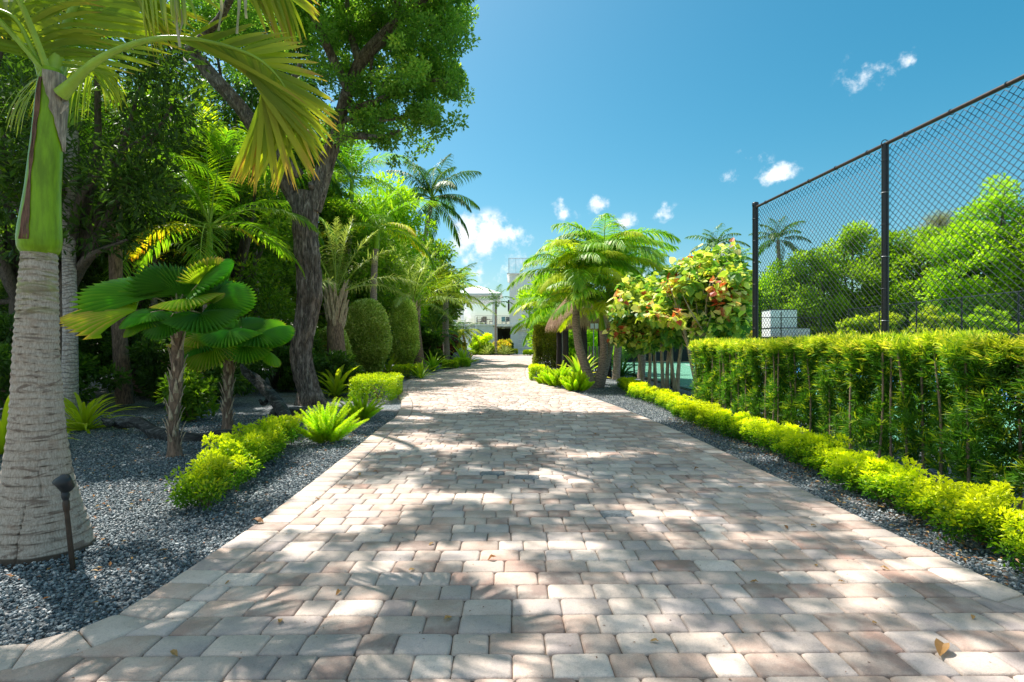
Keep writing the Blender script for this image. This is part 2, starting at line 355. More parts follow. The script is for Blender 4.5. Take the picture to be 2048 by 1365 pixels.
def gravel_ground():
    m, t, p, out = newmat('gravel_ground')
    g = N(t, 'ShaderNodeNewGeometry')
    v = N(t, 'ShaderNodeTexVoronoi', inp={2: 42}); t.links.new(g.outputs['Position'], v.inputs[0])
    n = N(t, 'ShaderNodeTexNoise', inp={2: 1.1, 3: 5}); t.links.new(g.outputs['Position'], n.inputs[0])
    sp = N(t, 'ShaderNodeSeparateColor'); t.links.new(v.outputs['Color'], sp.inputs[0])
    c = ramp(t, sp.outputs[0], [(0, (.07, .09, .10)), (.5, (.18, .21, .225)), (.85, (.34, .36, .37)), (1, (.55, .53, .50))])
    c = mixc(t, maprange(t, n.outputs[0], .54, .66, 0, .35), c, (.13, .075, .045))
    c = mixc(t, maprange(t, v.outputs[0], .35, .75, 0, .7), c, (.02, .025, .03))
    t.links.new(c, p.inputs['Base Color']); p.inputs['Roughness'].default_value = .8
    bp = N(t, 'ShaderNodeBump', inp={0: 1., 1: .02}); bp.invert = True; t.links.new(v.outputs[0], bp.inputs['Height']); t.links.new(bp.outputs[0], p.inputs['Normal'])
    return m
M['gravel_ground'] = gravel_ground()
def stone_mat():
    m, t, p, out = newmat('stone')
    oi = N(t, 'ShaderNodeObjectInfo')
    c = ramp(t, oi.outputs['Random'], [(0, (.045, .065, .078)), (.45, (.11, .145, .16)), (.8, (.22, .255, .265)), (.95, (.38, .40, .40)), (1, (.6, .56, .52))])
    t.links.new(c, p.inputs['Base Color']); p.inputs['Roughness'].default_value = .62
    return m
M['stone'] = stone_mat()
M['ground'] = plain('ground', (.10, .11, .05), .95, .8, .4)
M['sand_joint'] = plain('sand_joint', (.15, .115, .085), .95, 60, .5, .006, vec='Generated')
M['court_green'] = plain('court_green', (.12, .34, .22), .8, 2, .06)
M['court_blue'] = plain('court_blue', (.02, .22, .50), .8, 2, .06)
M['line_white'] = plain('line_white', (.8, .8, .8), .8)
M['screen'] = plain('screen', (.012, .02, .018), .9, 8, .3)
# ------------------------------------------------------------------ ground, gravel, court
def sheet(name, poly, z, mat, parent=None):
    me = bpy.data.meshes.new(name); me.from_pydata([(x, y, z) for x, y in poly], [], [tuple(range(len(poly)))]); me.materials.append(mat); me.update()
    return tag(link(name, me, parent), kind='structure') if parent is None else link(name, me, parent)
sheet('ground', [(-1500, -200), (1500, -200), (1500, 2500), (-1500, 2500)], -.10, M['ground'])
sheet('gravel_bed', [(-30, -3), (4.95, -3), (4.95, 66), (-30, 66)], -.045, M['gravel_ground'])
SH = .010
def sh(p): return (p[0], p[1]+SH*p[0])
LO = [(-7.5, 2.21), (-4, 2.20), (-2.6, 2.19), (-2.12, 2.21), (-1.93, 2.32), (-1.84, 2.52), (-1.81, 3.3), (-1.81, 4.1), (-1.90, 6.2), (-2.0, 7.95), (-2.05, 9.3), (-2.40, 11.4),
      (-3.0, 13.8), (-3.5, 16.6), (-3.72, 19), (-3.6, 22.6), (-3.1, 27), (-2.6, 31), (-2.2, 37), (-2.3, 44), (-3.0, 52), (-4.6, 60), (-9, 67)]
RO = [(7.5, 2.44), (4.0, 2.44), (3.0, 2.43), (2.72, 2.47), (2.58, 2.62), (2.55, 3.2), (2.52, 4.6), (2.47, 6.9), (2.3, 9.05), (2.12, 10.9), (1.86, 12.7), (1.40, 15.1), (.98, 16.8), (.80, 19.5),
      (.84, 24), (1.1, 30), (1.8, 37), (2.6, 46), (3.9, 60), (4.2, 67)]
def resample(P, step):
    P = [Vector((*p, 0)) for p in P]; C = spline(P, 900); L = [0]
    for a, b in zip(C, C[1:]): L.append(L[-1]+(b-a).length)
    n = int(L[-1]/step); out = []; j = 0
    for i in range(n+1):
        d = i*L[-1]/n
        while j < len(L)-2 and L[j+1] < d: j += 1
        t = (d-L[j])/max(1e-9, L[j+1]-L[j]); out.append(C[j].lerp(C[j+1], t))
    return out
PW = .235
def offset(P, w):
    out = []
    for i, p in enumerate(P):
        t = (P[min(i+1, len(P)-1)]-P[max(i-1, 0)]).normalized(); out.append(p+Vector((t.y, -t.x, 0))*w)
    return out
LOr = resample(LO, .156); ROr = resample(RO, .156)
LIr = offset(LOr, PW+.006); RIr = offset(ROr, -PW-.006)
def inner(P, side):
    ys = np.array([p.y for p in P]); xs = np.array([p.x for p in P])
    k = [i for i in range(len(P)) if (abs(xs[i]) < 3.2 and ys[i] < 3) or ys[i] >= 3]
    y, x = ys[k], xs[k]; o = np.argsort(y)
    y, x = y[o], x[o]
    def f(v): return side*7.3 if v < y[0]-.002 else float(np.interp(v, y, x))
    return f
fL = inner(LIr, -1); fR = inner(RIr, 1)
# sand bed under the paving
poly = [sh((-7.5, -2))]+[sh((7.5, -2))]+[sh((p.x, p.y)) for p in ROr]+[sh((p.x, p.y)) for p in reversed(LOr)]
drive = sheet('driveway', poly, -.014, M['sand_joint'])
def paver_geo(q, jit=.004, cr=.017, th=.045, z0=0.0, bulge=.0075, simple=False):
    """q: 4 corners (x,y) counter-clockwise; rounded outline, worn edge ring and flat top"""
    q = [Vector((a, b)) for a, b in q]; c = sum(q, Vector((0, 0)))/4; out = []
    for i in range(4):
        p, a, b = q[i], q[i-1], q[(i+1) % 4]
        p = p + Vector((random.uniform(-jit, jit), random.uniform(-jit, jit)))*.6
        ra = min(cr*random.uniform(.6, 1.6), (a-p).length*.3); rb = min(cr*random.uniform(.6, 1.6), (b-p).length*.3)
        if simple: out += [p+(c-p).normalized()*cr*.4]
        else: out += [p+(a-p).normalized()*ra, p+((c-p).normalized())*min(ra, rb)*.33, p+(b-p).normalized()*rb]
    n = len(out); V = []
    for ring, (ins, z) in enumerate(((.012, 0.), (0.001, -.0085), (-.001, -th)) if not simple else ((.012, 0.), (0.0, -.010), (0, -th))):
        for p in out:
            d = (c-p); V.append((*(p+d.normalized()*min(ins, d.length*.3)), z0+z))
    nr = len(V)//n
    f = [tuple(range(n))]; s = [(r*n+k, (r+1)*n+k, (r+1)*n+(k+1) % n, r*n+(k+1) % n) for r in range(nr-1) for k in range(n)]
    return V, f, s
def paver_mesh(q, mat):
    cx = sum(a for a, b in q)/4; cy = sum(b for a, b in q)/4
    V, f, s = paver_geo([(a-cx, b-cy) for a, b in q])
    mb = MB(); mb.add(V, f, .5); mb.f.append((np.array(s, np.int32), 0))
    return mb.mesh('paver', mat, True), cx, cy
PITCH = .1535; NB = 296
shared = {}
for L in (.155, .235):
    shared[L] = [paver_mesh([(-L/2+.001, -PITCH/2+.001), (L/2-.001, -PITCH/2+.001), (L/2-.001, PITCH/2-.001), (-L/2+.001, PITCH/2-.001)], M['paver'])[0] for _ in range(8)]
count = 0; farp = MB(); fv = []; ff = []; fs = []; fvar = []
y = 1.36
row = 0
while y < 66:
    y0, y1 = y, y+PITCH; ym = (y0+y1)/2
    a0, a1, b0, b1 = fL(y0), fL(y1), fR(y0), fR(y1)
    if min(a0, a1) < -7: a0 = a1 = min(a0, a1)
    if max(b0, b1) > 7: b0 = b1 = max(b0, b1)
    hw = 7.0
    xa = max((a0+a1)/2, -hw) if min(a0, a1) < -3 and y < 3 else (a0+a1)/2
    xb = min((b0+b1)/2, hw) if max(b0, b1) > 3 and y < 3 else (b0+b1)/2
    x = xa - random.uniform(0, .2)*0
    first = True; big = PITCH if y < 30 else PITCH
    while x < xb-.05:
        L = .155 if random.random() < .36 else .235
        if y > 34: L *= 1.0
        if xb-(x+L) < .09: L = xb-x
        if first and random.random() < .5: L = L*random.uniform(.55, .95)
        x0, x1 = x, x+L; last = x1 >= xb-.001
        q = [(x0, y0), (x1, y0), (x1, y1), (x0, y1)]
        if first: q[0] = (a0 if a0 > -7 else x0, y0); q[3] = (a1 if a1 > -7 else x0, y1)
        if last: q[1] = (b0 if b0 < 7 else x1, y0); q[2] = (b1 if b1 < 7 else x1, y1)
        cutp = first or last; g = .001
        q = [(q[0][0]+g, y0+g), (q[1][0]-g, y0+g), (q[2][0]-g, y1-g), (q[3][0]+g, y1-g)]
        cx, cy = (x0+x1)/2, ym
        vis = abs(cx) < 1.03*(y1)+.15 and y1 > 1.93
        if q[1][0]-q[0][0] > .03 and q[2][0]-q[3][0] > .03:
            zz = random.uniform(-.0015, .0018)
            slate = any(abs(cx-sx) < L/2 and abs(cy-sy) < PITCH/2 for sx, sy in ((-.19, 5.19), (.215, 5.03), (.70, 3.93)))
            if slate:
                me, mx, my = paver_mesh(q, M['slate_paver']); o = link('paver', me, drive); o.location = (mx, my+SH*mx, zz); o['label'] = 'dark slate grey paver'
            elif vis and count < NB:
                if not cutp and L in shared: me = random.choice(shared[L]); mx, my = cx, cy
                else: me, mx, my = paver_mesh(q, M['paver'])
                o = link('paver', me, drive, kind=None)
                o.location = (mx, my+SH*mx, zz); o.rotation_euler = (random.uniform(-.009, .009), random.uniform(-.008, .008), math.atan(SH)+(random.choice((0, math.pi)) if not cutp else 0))
                count += 1
            else:
                V, f, s = paver_geo(q, simple=(y > 9), z0=zz)
                V = [(vx, vy+SH*vx, vz) for vx, vy, vz in V]
                farp.add(V, f, random.random()); farp.f.append((np.array(s, np.int32)+(farp.n-len(V)), 0))
        first = False; x = x1
    y = y1; row += 1
farp.build('paver_rows', M['paver_far'], drive, smooth=True, kind='stuff')
bcount = 0; farb = MB()
cands = []
for Oo, Ii, s_ in ((LOr, LIr, 1), (ROr, RIr, -1)):
    for i in range(len(Oo)-1):
        a, b, c, d = Oo[i], Oo[i+1], Ii[i+1], Ii[i]
        q = [(a.x, a.y), (d.x, d.y), (c.x, c.y), (b.x, b.y)] if s_ > 0 else [(d.x, d.y), (a.x, a.y), (b.x, b.y), (c.x, c.y)]
        cc = Vector((sum(p[0] for p in q)/4, sum(p[1] for p in q)/4))
        q = [tuple(Vector(p)+(cc-Vector(p)).normalized()*.0035) for p in q]
        cands.append((cc.y, q))
cands.sort(key=lambda t: t[0])
for yy, q in cands:
    cx = sum(p[0] for p in q)/4
    far_out = abs(cx) > 1.05*yy+.3 and yy < 3
    if bcount < 230 and not far_out:
        me, mx, my = paver_mesh(q, M['paver']); o = link('border_paver', me, drive); o.location = (mx, my+SH*mx, random.uniform(-.001, .001)); bcount += 1
    else:
        V, f, s = paver_geo(q, simple=True); V = [(vx, vy+SH*vx, vz) for vx, vy, vz in V]
        farb.add(V, f, random.random()); farb.f.append((np.array(s, np.int32)+(farb.n-len(V)), 0))
farb.build('border_paver_rows', M['paver_far'], drive, smooth=True, kind='stuff')

# gravel stones, instanced on scattered points
def edge_fn(P):
    ys = np.array([p.y for p in P]); xs = np.array([p.x for p in P]); k = np.arange(len(P))[(ys > 2.5)]
    return lambda v: np.interp(v, ys[k], xs[k])
eL, eR = edge_fn(LOr), edge_fn(ROr)
pts = []
def sc(n, x0, x1, y0, y1): return rng.uniform([x0, y0], [x1, y1], (n, 2))
P = sc(230000, -9.5, -1.6, 2.2, 9.6); P = P[(P[:, 0] < np.where(P[:, 1] > 2.6, eL(P[:, 1]), -1.86)+.01) & (P[:, 0] > -1.15*P[:, 1]-.8) & (P[:, 1] > 2.25+.0*P[:, 0])]
keep = rng.random(len(P)) < np.clip(1.25-.05*P[:, 1], .2, 1); P = P[keep]
pts.append(P)
Q = sc(70000, .7, 3.9, 2.5, 17.5); Q = Q[(Q[:, 0] > eR(Q[:, 1])-.01) & (Q[:, 0] < 3.75) & (Q[:, 0] < 1.05*Q[:, 1]+1.2)]
keep = rng.random(len(Q)) < np.clip(1.25-.05*Q[:, 1], .3, 1); pts.append(Q[keep])
PP = np.concatenate(pts); z = np.where(rng.random(len(PP)) < .5, -.034, -.024)+rng.uniform(-.006, .008, len(PP))
PV = np.column_stack([PP[:, 0], PP[:, 1]+SH*PP[:, 0], z]).astype(np.float32)
gm = bpy.data.meshes.new('gravel_stones'); gm.vertices.add(len(PV)); gm.vertices.foreach_set('co', PV.ravel())
at = gm.attributes.new('sz', 'FLOAT_VECTOR', 'POINT')
at.data.foreach_set('vector', (rng.uniform(.55, 1.35, (len(PV), 1))*np.column_stack([rng.uniform(.0075, .0135, len(PV)), rng.uniform(.006, .009, len(PV)), rng.uniform(.004, .007, len(PV))])).astype(np.float32).ravel())
at = gm.attributes.new('rt', 'FLOAT_VECTOR', 'POINT')
at.data.foreach_set('vector', np.column_stack([rng.normal(0, .5, len(PV)), rng.normal(0, .5, len(PV)), rng.uniform(0, 6.28, len(PV))]).astype(np.float32).ravel())
go = link('gravel_stones', gm, kind='stuff'); tag(go, 'loose blue grey gravel stones covering the beds beside the driveway', 'gravel')
ng = bpy.data.node_groups.new('gravel_scatter', 'GeometryNodeTree')
ng.interface.new_socket('Geometry', in_out='INPUT', socket_type='NodeSocketGeometry'); ng.interface.new_socket('Geometry', in_out='OUTPUT', socket_type='NodeSocketGeometry')
gi = ng.nodes.new('NodeGroupInput'); gout = ng.nodes.new('NodeGroupOutput'); iop = ng.nodes.new('GeometryNodeInstanceOnPoints'); ico = ng.nodes.new('GeometryNodeMeshIcoSphere'); ico.inputs[0].default_value = 1; ico.inputs[1].default_value = 1
sm = ng.nodes.new('GeometryNodeSetMaterial'); sm.inputs[2].default_value = M['stone']
a1 = ng.nodes.new('GeometryNodeInputNamedAttribute'); a1.data_type = 'FLOAT_VECTOR'; a1.inputs[0].default_value = 'sz'
a2 = ng.nodes.new('GeometryNodeInputNamedAttribute'); a2.data_type = 'FLOAT_VECTOR'; a2.inputs[0].default_value = 'rt'
e2r = ng.nodes.new('FunctionNodeEulerToRotation')
ng.links.new(gi.outputs[0], iop.inputs['Points']); ng.links.new(ico.outputs[0], sm.inputs[0]); ng.links.new(sm.outputs[0], iop.inputs['Instance'])
ng.links.new(a2.outputs[0], e2r.inputs[0]); ng.links.new(e2r.outputs[0], iop.inputs['Rotation']); ng.links.new(a1.outputs[0], iop.inputs['Scale']); ng.links.new(iop.outputs[0], gout.inputs[0])
md = go.modifiers.new('scatter', 'NODES'); md.node_group = ng

# tennis court
court = sheet('tennis_court', [(5.05, -6), (23.6, -6), (23.6, 39.5), (5.35, 39.5)], -.035, M['court_green'])
sheet('playing_area', [(11.0, 6.5), (19.0, 6.5), (19.0, 33.5), (11.0, 33.5)], -.030, M['court_blue'], court)
def line(x0, y0, x1, y1, w=.07):
    if abs(x1-x0) < abs(y1-y0): sheet('court_line', [(x0-w, y0), (x0+w, y0), (x0+w, y1), (x0-w, y1)], -.025, M['line_white'], court)
    else: sheet('court_line', [(x0, y0-w), (x1, y0-w), (x1, y0+w), (x0, y0+w)], -.0245, M['line_white'], court)
line(11.07, 6.5, 11.07, 33.5); line(18.93, 6.5, 18.93, 33.5); line(12.3, 6.6, 12.3, 33.4); line(17.7, 6.6, 17.7, 33.4)
line(11.0, 6.57, 19, 6.57); line(11.0, 33.43, 19, 33.43); line(12.3, 13.6, 17.7, 13.6); line(12.3, 26.4, 17.7, 26.4); line(5.1, 16.2, 8.6, 16.2, .04)

# ------------------------------------------------------------------ fences
def chain_mesh(p0, p1, z0, z1, cell, r, mat, parent, name='wire_mesh', sides=3):
    p0 = Vector(p0); p1 = Vector(p1); d = (p1-p0); L = d.length; d.normalize(); nrm = Vector((d.y, -d.x, 0))
    nw = int(L/(cell/2)); nz_ = int((z1-z0)/(cell/2)); mb = MB()
    k = np.arange(nz_+1); zz = z0+k*cell/2
    for i in range(nw):
        s = i*cell/2; off = np.where((k+i) % 2 == 0, 0., cell/2); u = s+off
        bow = np.where((k+i) % 2 == 0, r*.6, -r*.6)
        C = np.column_stack([p0.x+d.x*u+nrm.x*bow, p0.y+d.y*u+nrm.y*bow, zz])
        V = []
        if sides == 2:
            V = np.concatenate([C-np.array([d.x, d.y, 0])*r, C+np.array([d.x, d.y, 0])*r])
            m = len(C); kk = np.arange(m-1); Fq = np.column_stack([kk, kk+1, m+kk+1, m+kk])
        else:
            m = len(C); rings = []
            for j in range(3):
                a = 2*math.pi*j/3; rings.append(C+np.array([d.x, d.y, 0])*r*math.cos(a)*1.2+np.array([nrm.x, nrm.y, 0])*r*math.sin(a))
            V = np.concatenate(rings); kk = np.arange(m-1)
            Fq = np.concatenate([np.column_stack([j*m+kk, j*m+kk+1, ((j+1) % 3)*m+kk+1, ((j+1) % 3)*m+kk]) for j in range(3)])
        mb.add(V, Fq)
    return mb.build(name, mat, parent, smooth=False, kind='stuff')
def fpost(parent, x, y, h, r, cap=True):
    mb = MB(); tube(mb, [(x, y, -.1), (x, y, h-.03)], r, 20)
    o = mb.build('post', M['black_paint'], parent, smooth=True)
    if cap:
        c = MB(); tube(c, [(x, y, h-.05), (x, y, h), (x, y, h+.012), (x, y, h+.02)], [r*1.1, r*1.12, r*.9, r*.4], 20); c.build('post_cap', M['black_paint'], o, smooth=True)
    return o
ft = thing('chain_link_fence', 'tall black chain link tennis court fence with round posts above the clipped hedge', 'fence', (0, 0, 0))
FX = lambda y: 4.45+(9.6-y)*.0725
ZT = 3.81
p1, p2, p3, p4 = (FX(9.6), 9.6), (FX(6.57), 6.57), (FX(3.54), 3.54), (FX(.5), .5)
for i, (x, y) in enumerate((p1, p2, p3, p4)):
    fpost(ft, x, y, ZT+(.03 if i == 0 else -.02), .052 if i == 0 else .040, i == 0)
rl = MB(); tube(rl, [(p1[0], p1[1], ZT-.05), (p4[0], p4[1], ZT-.05)], .024, 12); rl.build('top_rail', M['rail_brown'], ft, smooth=True)
rl = MB(); tube(rl, [(p1[0], p1[1], .06), (p4[0], p4[1], .06)], .02, 8); rl.build('bottom_rail', M['black_paint'], ft, smooth=True)
chain_mesh((p1[0]+.05, p1[1], 0), (p4[0]+.05, p4[1], 0), .05, ZT-.04, .086, .0042, M['wire'], ft)
dfen = Vector((p4[0]-p1[0], p4[1]-p1[1], 0)).normalized()
def ring_tie(cx, cy, cz, R_, axis, r=.004):
    mb = MB(); ax = axis.normalized(); u = ax.cross(Vector((.1, 0, 1))).normalized(); v = ax.cross(u)
    tube(mb, [Vector((cx, cy, cz))+(u*math.cos(a)+v*math.sin(a))*R_ for a in np.linspace(0, 2*math.pi, 13)], r, 5, cap=False); return mb
for k in range(15):
    t = .35+k*.6; q = Vector((*p1, 0))+dfen*t
    if k < 14: ring_tie(q.x, q.y, ZT-.052, .031, dfen+Vector((0, 0, .15))).build('tie_wire', M['wire'], ft)
for (x, y), r in ((p1, .056), (p2, .044), (p3, .044)):
    for k in range(9): ring_tie(x, y, .35+k*.4, r, Vector((.05, 0, 1)), .003).build('tie_wire', M['steel'] if r < .05 and k % 2 else M['wire'], ft)
    if r < .05: ring_tie(x, y, ZT-.045, .05, dfen, .006).build('rail_loop', M['black_paint'], ft)
# lower fence continuing beyond the tall one
lf = thing('low_chain_link_fence', 'low black chain link fence behind the slender trunks of the pink leaved shrub', 'fence', (0, 0, 0))
LX = lambda y: 4.45+(y-9.6)*.048
for y_ in (12.6, 15.6, 18.6, 21.6, 25): fpost(lf, LX(y_), y_, 1.38, .035)
for z_, nm in ((1.33, 'top_rail'), (.05, 'bottom_rail')):
    rl = MB(); tube(rl, [(LX(9.65), 9.65, z_), (LX(25), 25, z_)], .022, 8); rl.build(nm, M['black_paint'], lf, smooth=True)
chain_mesh((LX(9.65), 9.65, 0), (LX(25), 25, 0), .06, 1.32, .085, .0022, M['wire'], lf, sides=3)
# far side and end fences of the court
fs_ = thing('court_side_fence', 'distant black chain link fence along the right side of the tennis court', 'fence', (0, 0, 0))
for k in range(8): fpost(fs_, 23.3, 15+3.05*k, 3.75, .04, False)
for z_, nm in ((3.7, 'top_rail'), (1.75, 'middle_rail')):
    rl = MB(); tube(rl, [(23.3, 10, z_), (23.3, 36.4, z_)], .03, 6); rl.build(nm, M['black_paint'], fs_)
chain_mesh((23.25, 12, 0), (23.25, 36.4, 0), .05, 3.7, .13, .004, M['wire'], fs_, sides=2)
fe = thing('court_end_fence', 'distant black chain link fence with dark windscreen across the far end of the court', 'fence', (0, 0, 0))
for k in range(7): fpost(fe, 5.3+3*k, 39.6, 3.3 if k < 5 else 3.75, .04, False)
rl = MB(); tube(rl, [(5.3, 39.6, 3.3), (23.3, 39.6, 3.3)], .03, 6); rl.build('top_rail', M['black_paint'], fe)
chain_mesh((5.3, 39.6, 0), (23.3, 39.6, 0), 1.2, 3.3, .16, .004, M['wire'], fe, sides=2)
mb = MB()
n = 120; xs = np.linspace(5.3, 23.3, n); ys = 39.5+.03*np.sin(xs*5)
mb.add(np.concatenate([np.column_stack([xs, ys, np.full(n, .02)]), np.column_stack([xs, ys, np.full(n, 1.85)])]), [(i, i+1, n+i+1, n+i) for i in range(n-1)])
mb.build('windscreen', M['screen'], fe)
# ------------------------------------------------------------------ foliage generators
def unit(v): return v/np.maximum(1e-9, np.linalg.norm(v, axis=1, keepdims=True))
def leaf_quads(mb, C, D, L, W, var, mat=0, upb=.6, fold=.18):
    """folded rhomb leaves at C along D"""
    n = len(C); L = np.broadcast_to(np.asarray(L, float), (n,))[:, None]; W = np.broadcast_to(np.asarray(W, float), (n,))[:, None]
    D = unit(D); U = rng.normal(0, 1, (n, 3)); U[:, 2] += upb*2; Wd = unit(np.cross(D, U)); Nn = np.cross(Wd, D)
    V = np.stack([C, C+D*L*.5+Wd*W*.5+Nn*L*fold*.5, C+D*L, C+D*L*.5-Wd*W*.5+Nn*L*fold*.5], 1).reshape(-1, 3)
    mb.add(V, np.arange(4*n).reshape(-1, 4), np.repeat(var, 4), mat)
def sphere(n): return unit(rng.normal(0, 1, (n, 3)))
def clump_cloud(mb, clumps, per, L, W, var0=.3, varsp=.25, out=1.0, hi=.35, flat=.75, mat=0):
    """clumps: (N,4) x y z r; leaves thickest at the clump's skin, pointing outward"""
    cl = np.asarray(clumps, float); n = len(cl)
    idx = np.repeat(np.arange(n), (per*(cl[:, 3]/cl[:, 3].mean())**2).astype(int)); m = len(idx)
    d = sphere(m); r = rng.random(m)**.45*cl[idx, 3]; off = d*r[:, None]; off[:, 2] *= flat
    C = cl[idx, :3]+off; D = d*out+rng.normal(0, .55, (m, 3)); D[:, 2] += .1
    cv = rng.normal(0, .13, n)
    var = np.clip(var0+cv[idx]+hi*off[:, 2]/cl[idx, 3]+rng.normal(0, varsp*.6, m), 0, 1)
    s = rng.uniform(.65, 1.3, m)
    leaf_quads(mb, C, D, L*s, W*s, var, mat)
def ell_clumps(c, rad, n, cr, shell=.55, crv=.35):
    d = sphere(n); r = shell+(1-shell)*rng.random(n)**.7
    P = np.array(c)+d*np.array(rad)*r[:, None]; return np.column_stack([P, cr*rng.uniform(1-crv, 1+crv, n)])
def limbs(mb, base, r0, targets, mid=.5, sides=6, wob=.1):
    for t in targets:
        b = Vector(base); t = Vector(t); m = b.lerp(t, mid)+Vector((random.uniform(-wob, wob), random.uniform(-wob, wob), random.uniform(0, wob)))*(t-b).length
        tube(mb, spline([b, m, t], 7), interp([0, 1], [r0, r0*.2], 7), sides, cap=False)
def broadleaf(label, base, H, crown, ncl, cr, per, L, W, mat, tr=.16, group=None, name='broadleaf_tree', low=0, lean=0, var0=.3, trunk_h=.35, nlimb=14, cat='tree', bark='bark_dark'):
    t = thing(name, label, cat, base, 0, group)
    cc, rad = crown
    cl = ell_clumps(cc, rad, ncl, cr)
    cl[:, 2] = np.maximum(cl[:, 2], low+.2)
    mb = MB(); clump_cloud(mb, cl, per, L, W, var0=var0)
    mb.build('crown', mat, t, kind='stuff')
    mb = MB(); top = (cc[0]*.5, cc[1]*.5, max(.4, H*trunk_h))
    tube(mb, spline([(0, 0, -.1), (top[0]*.3, top[1]*.3, top[2]*.5), top], 10), interp([0, .15, 1], [tr*1.5, tr*1.05, tr*.8], 10), 10)
    limbs(mb, top, tr*.65, [c[:3] for c in cl[rng.choice(ncl, min(nlimb, ncl), False)]])
    mb.build('trunk', M[bark], t, smooth=True)
    return t
def shrub(name, label, base, rad, n, L, W, mat, group=None, cat='shrub', var0=.35, ncl=26, cz=None, cr=.3, stems=6, hi=.35, rz=0):
    t = thing(name, label, cat, base, rz, group)
    cz = rad[2]*.95 if cz is None else cz
    cl = ell_clumps((0, 0, cz), (rad[0], rad[1], rad[2]), ncl, min(rad)*cr, .35); cl[:, 2] = np.maximum(cl[:, 2], .08)
    mb = MB(); clump_cloud(mb, cl, n/ncl, L, W, var0=var0, hi=hi)
    mb.v[0][:, 2] = np.maximum(mb.v[0][:, 2], .01)
    mb.build('foliage', mat, t, kind='stuff')
    mb = MB(); limbs(mb, (0, 0, 0), max(.008, rad[0]*.03), [c[:3] for c in cl[:stems]], sides=5); mb.build('stems', M['stem'], t)
    return t
def surface_points(kind, dims, n, jit):
    """points near the skin of a clipped shape, with outward normals"""
    if kind == 'box':
        a, b, c = dims; Ar = np.array([b*c, b*c, a*c, a*c, a*b*1.3]); f = rng.choice(5, n, p=Ar/Ar.sum()); u = rng.uniform(-.5, .5, (n, 2)); P = np.zeros((n, 3)); Nn = np.zeros((n, 3))
        for k, (ax, s) in enumerate(((0, -1), (0, 1), (1, -1), (1, 1), (2, 1))):
            m = f == k; o = [i for i in range(3) if i != ax]; dd = np.array(dims)
            P[m, ax] = s*.5*dd[ax]; P[m, o[0]] = u[m, 0]*dd[o[0]]; P[m, o[1]] = u[m, 1]*dd[o[1]]; Nn[m, ax] = s
        P[:, 2] += c/2
    else:
        d = sphere(n); P = d*np.array(dims)/2; e = 2.4
        q = (np.abs(d)**e).sum(1)**(-1/e); P = d*q[:, None]*np.array(dims)/2; P[:, 2] += dims[2]/2; Nn = unit(d/np.array(dims))
    fr = 2.2/max(.25, min(dims))
    lump = np.array([mnoise.noise(Vector(p)*fr) for p in P])*jit*1.6
    P = P+Nn*(lump-np.abs(rng.normal(0, jit, n)))[:, None]
    P[:, 2] = np.maximum(P[:, 2], .01)
    return P, Nn, lump
def clipped(name, label, cat, base, rz, kind, dims, n, L, W, mat, jit=.04, group=None, var0=.35, hi=.3, z0=.04, stem=True, fill=.25):
    t = thing(name, label, cat, base, rz, group)
    P, Nn, lump = surface_points(kind, dims, n, jit)
    k = rng.random(n) < fill; c = np.array([0, 0, dims[2]*.5]); P[k] = c+(P[k]-c)*rng.uniform(.5, .97, (k.sum(), 1))
    D = Nn+rng.normal(0, .7, (n, 3)); D[:, 2] += .3
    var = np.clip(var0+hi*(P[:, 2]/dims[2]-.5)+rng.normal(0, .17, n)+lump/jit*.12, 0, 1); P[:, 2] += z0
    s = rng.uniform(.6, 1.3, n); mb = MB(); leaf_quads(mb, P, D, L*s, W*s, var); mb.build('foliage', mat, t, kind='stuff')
    if stem:
        mb = MB(); limbs(mb, (0, 0, -.05), .02, [(random.uniform(-.4, .4)*dims[0], random.uniform(-.4, .4)*dims[1], dims[2]*.8) for _ in range(9)], sides=5); mb.build('stems', M['stem'], t)
    return t
# ---- fronds
def leaflet_strip(P0, D, L, W, droop, segs=3, nrm=None):
    """vectorised drooping leaflets -> verts (n, 2*(segs+1), 3)"""
    n = len(P0); L = np.broadcast_to(np.asarray(L, float), (n,)); W = np.broadcast_to(np.asarray(W, float), (n,)); dr = np.broadcast_to(np.asarray(droop, float), (n,))
    D = unit(D); p = P0.copy(); out = []
    wp = np.interp(np.arange(segs+1)/segs, [0, .12, .45, .8, 1], [.45, .85, 1, .6, .05])
    for k in range(segs+1):
        ref = nrm if nrm is not None else np.array([[0, 0, 1.]])
        side = unit(np.cross(D, ref+1e-4)); out += [p+side*(W*wp[k]*.5)[:, None], p-side*(W*wp[k]*.5)[:, None]]
        if k < segs:
            D = unit(D+np.array([[0, 0, -1.]])*(dr/segs*(1+k*.6))[:, None]); p = p+D*(L/segs)[:, None]
    return np.stack(out, 1)
def strips_to(mb, V, var, mat=0, tip=0.):
    n, m, _ = V.shape; s = m//2-1
    base = np.array([(2*k, 2*k+1, 2*k+3, 2*k+2) for k in range(s)])
    Fq = (np.arange(n)[:, None, None]*m+base[None]).reshape(-1, 4)
    vv = np.clip(np.asarray(var)[:, None]+tip*(np.repeat(np.arange(s+1)/s, 2)[None, :])**2.5, 0, 1)
    mb.add(V.reshape(-1, 3), Fq, vv.ravel(), mat)
def frond_frame(P):
    P = np.array([tuple(p) for p in P]); T = unit(np.gradient(P, axis=0)); return P, T
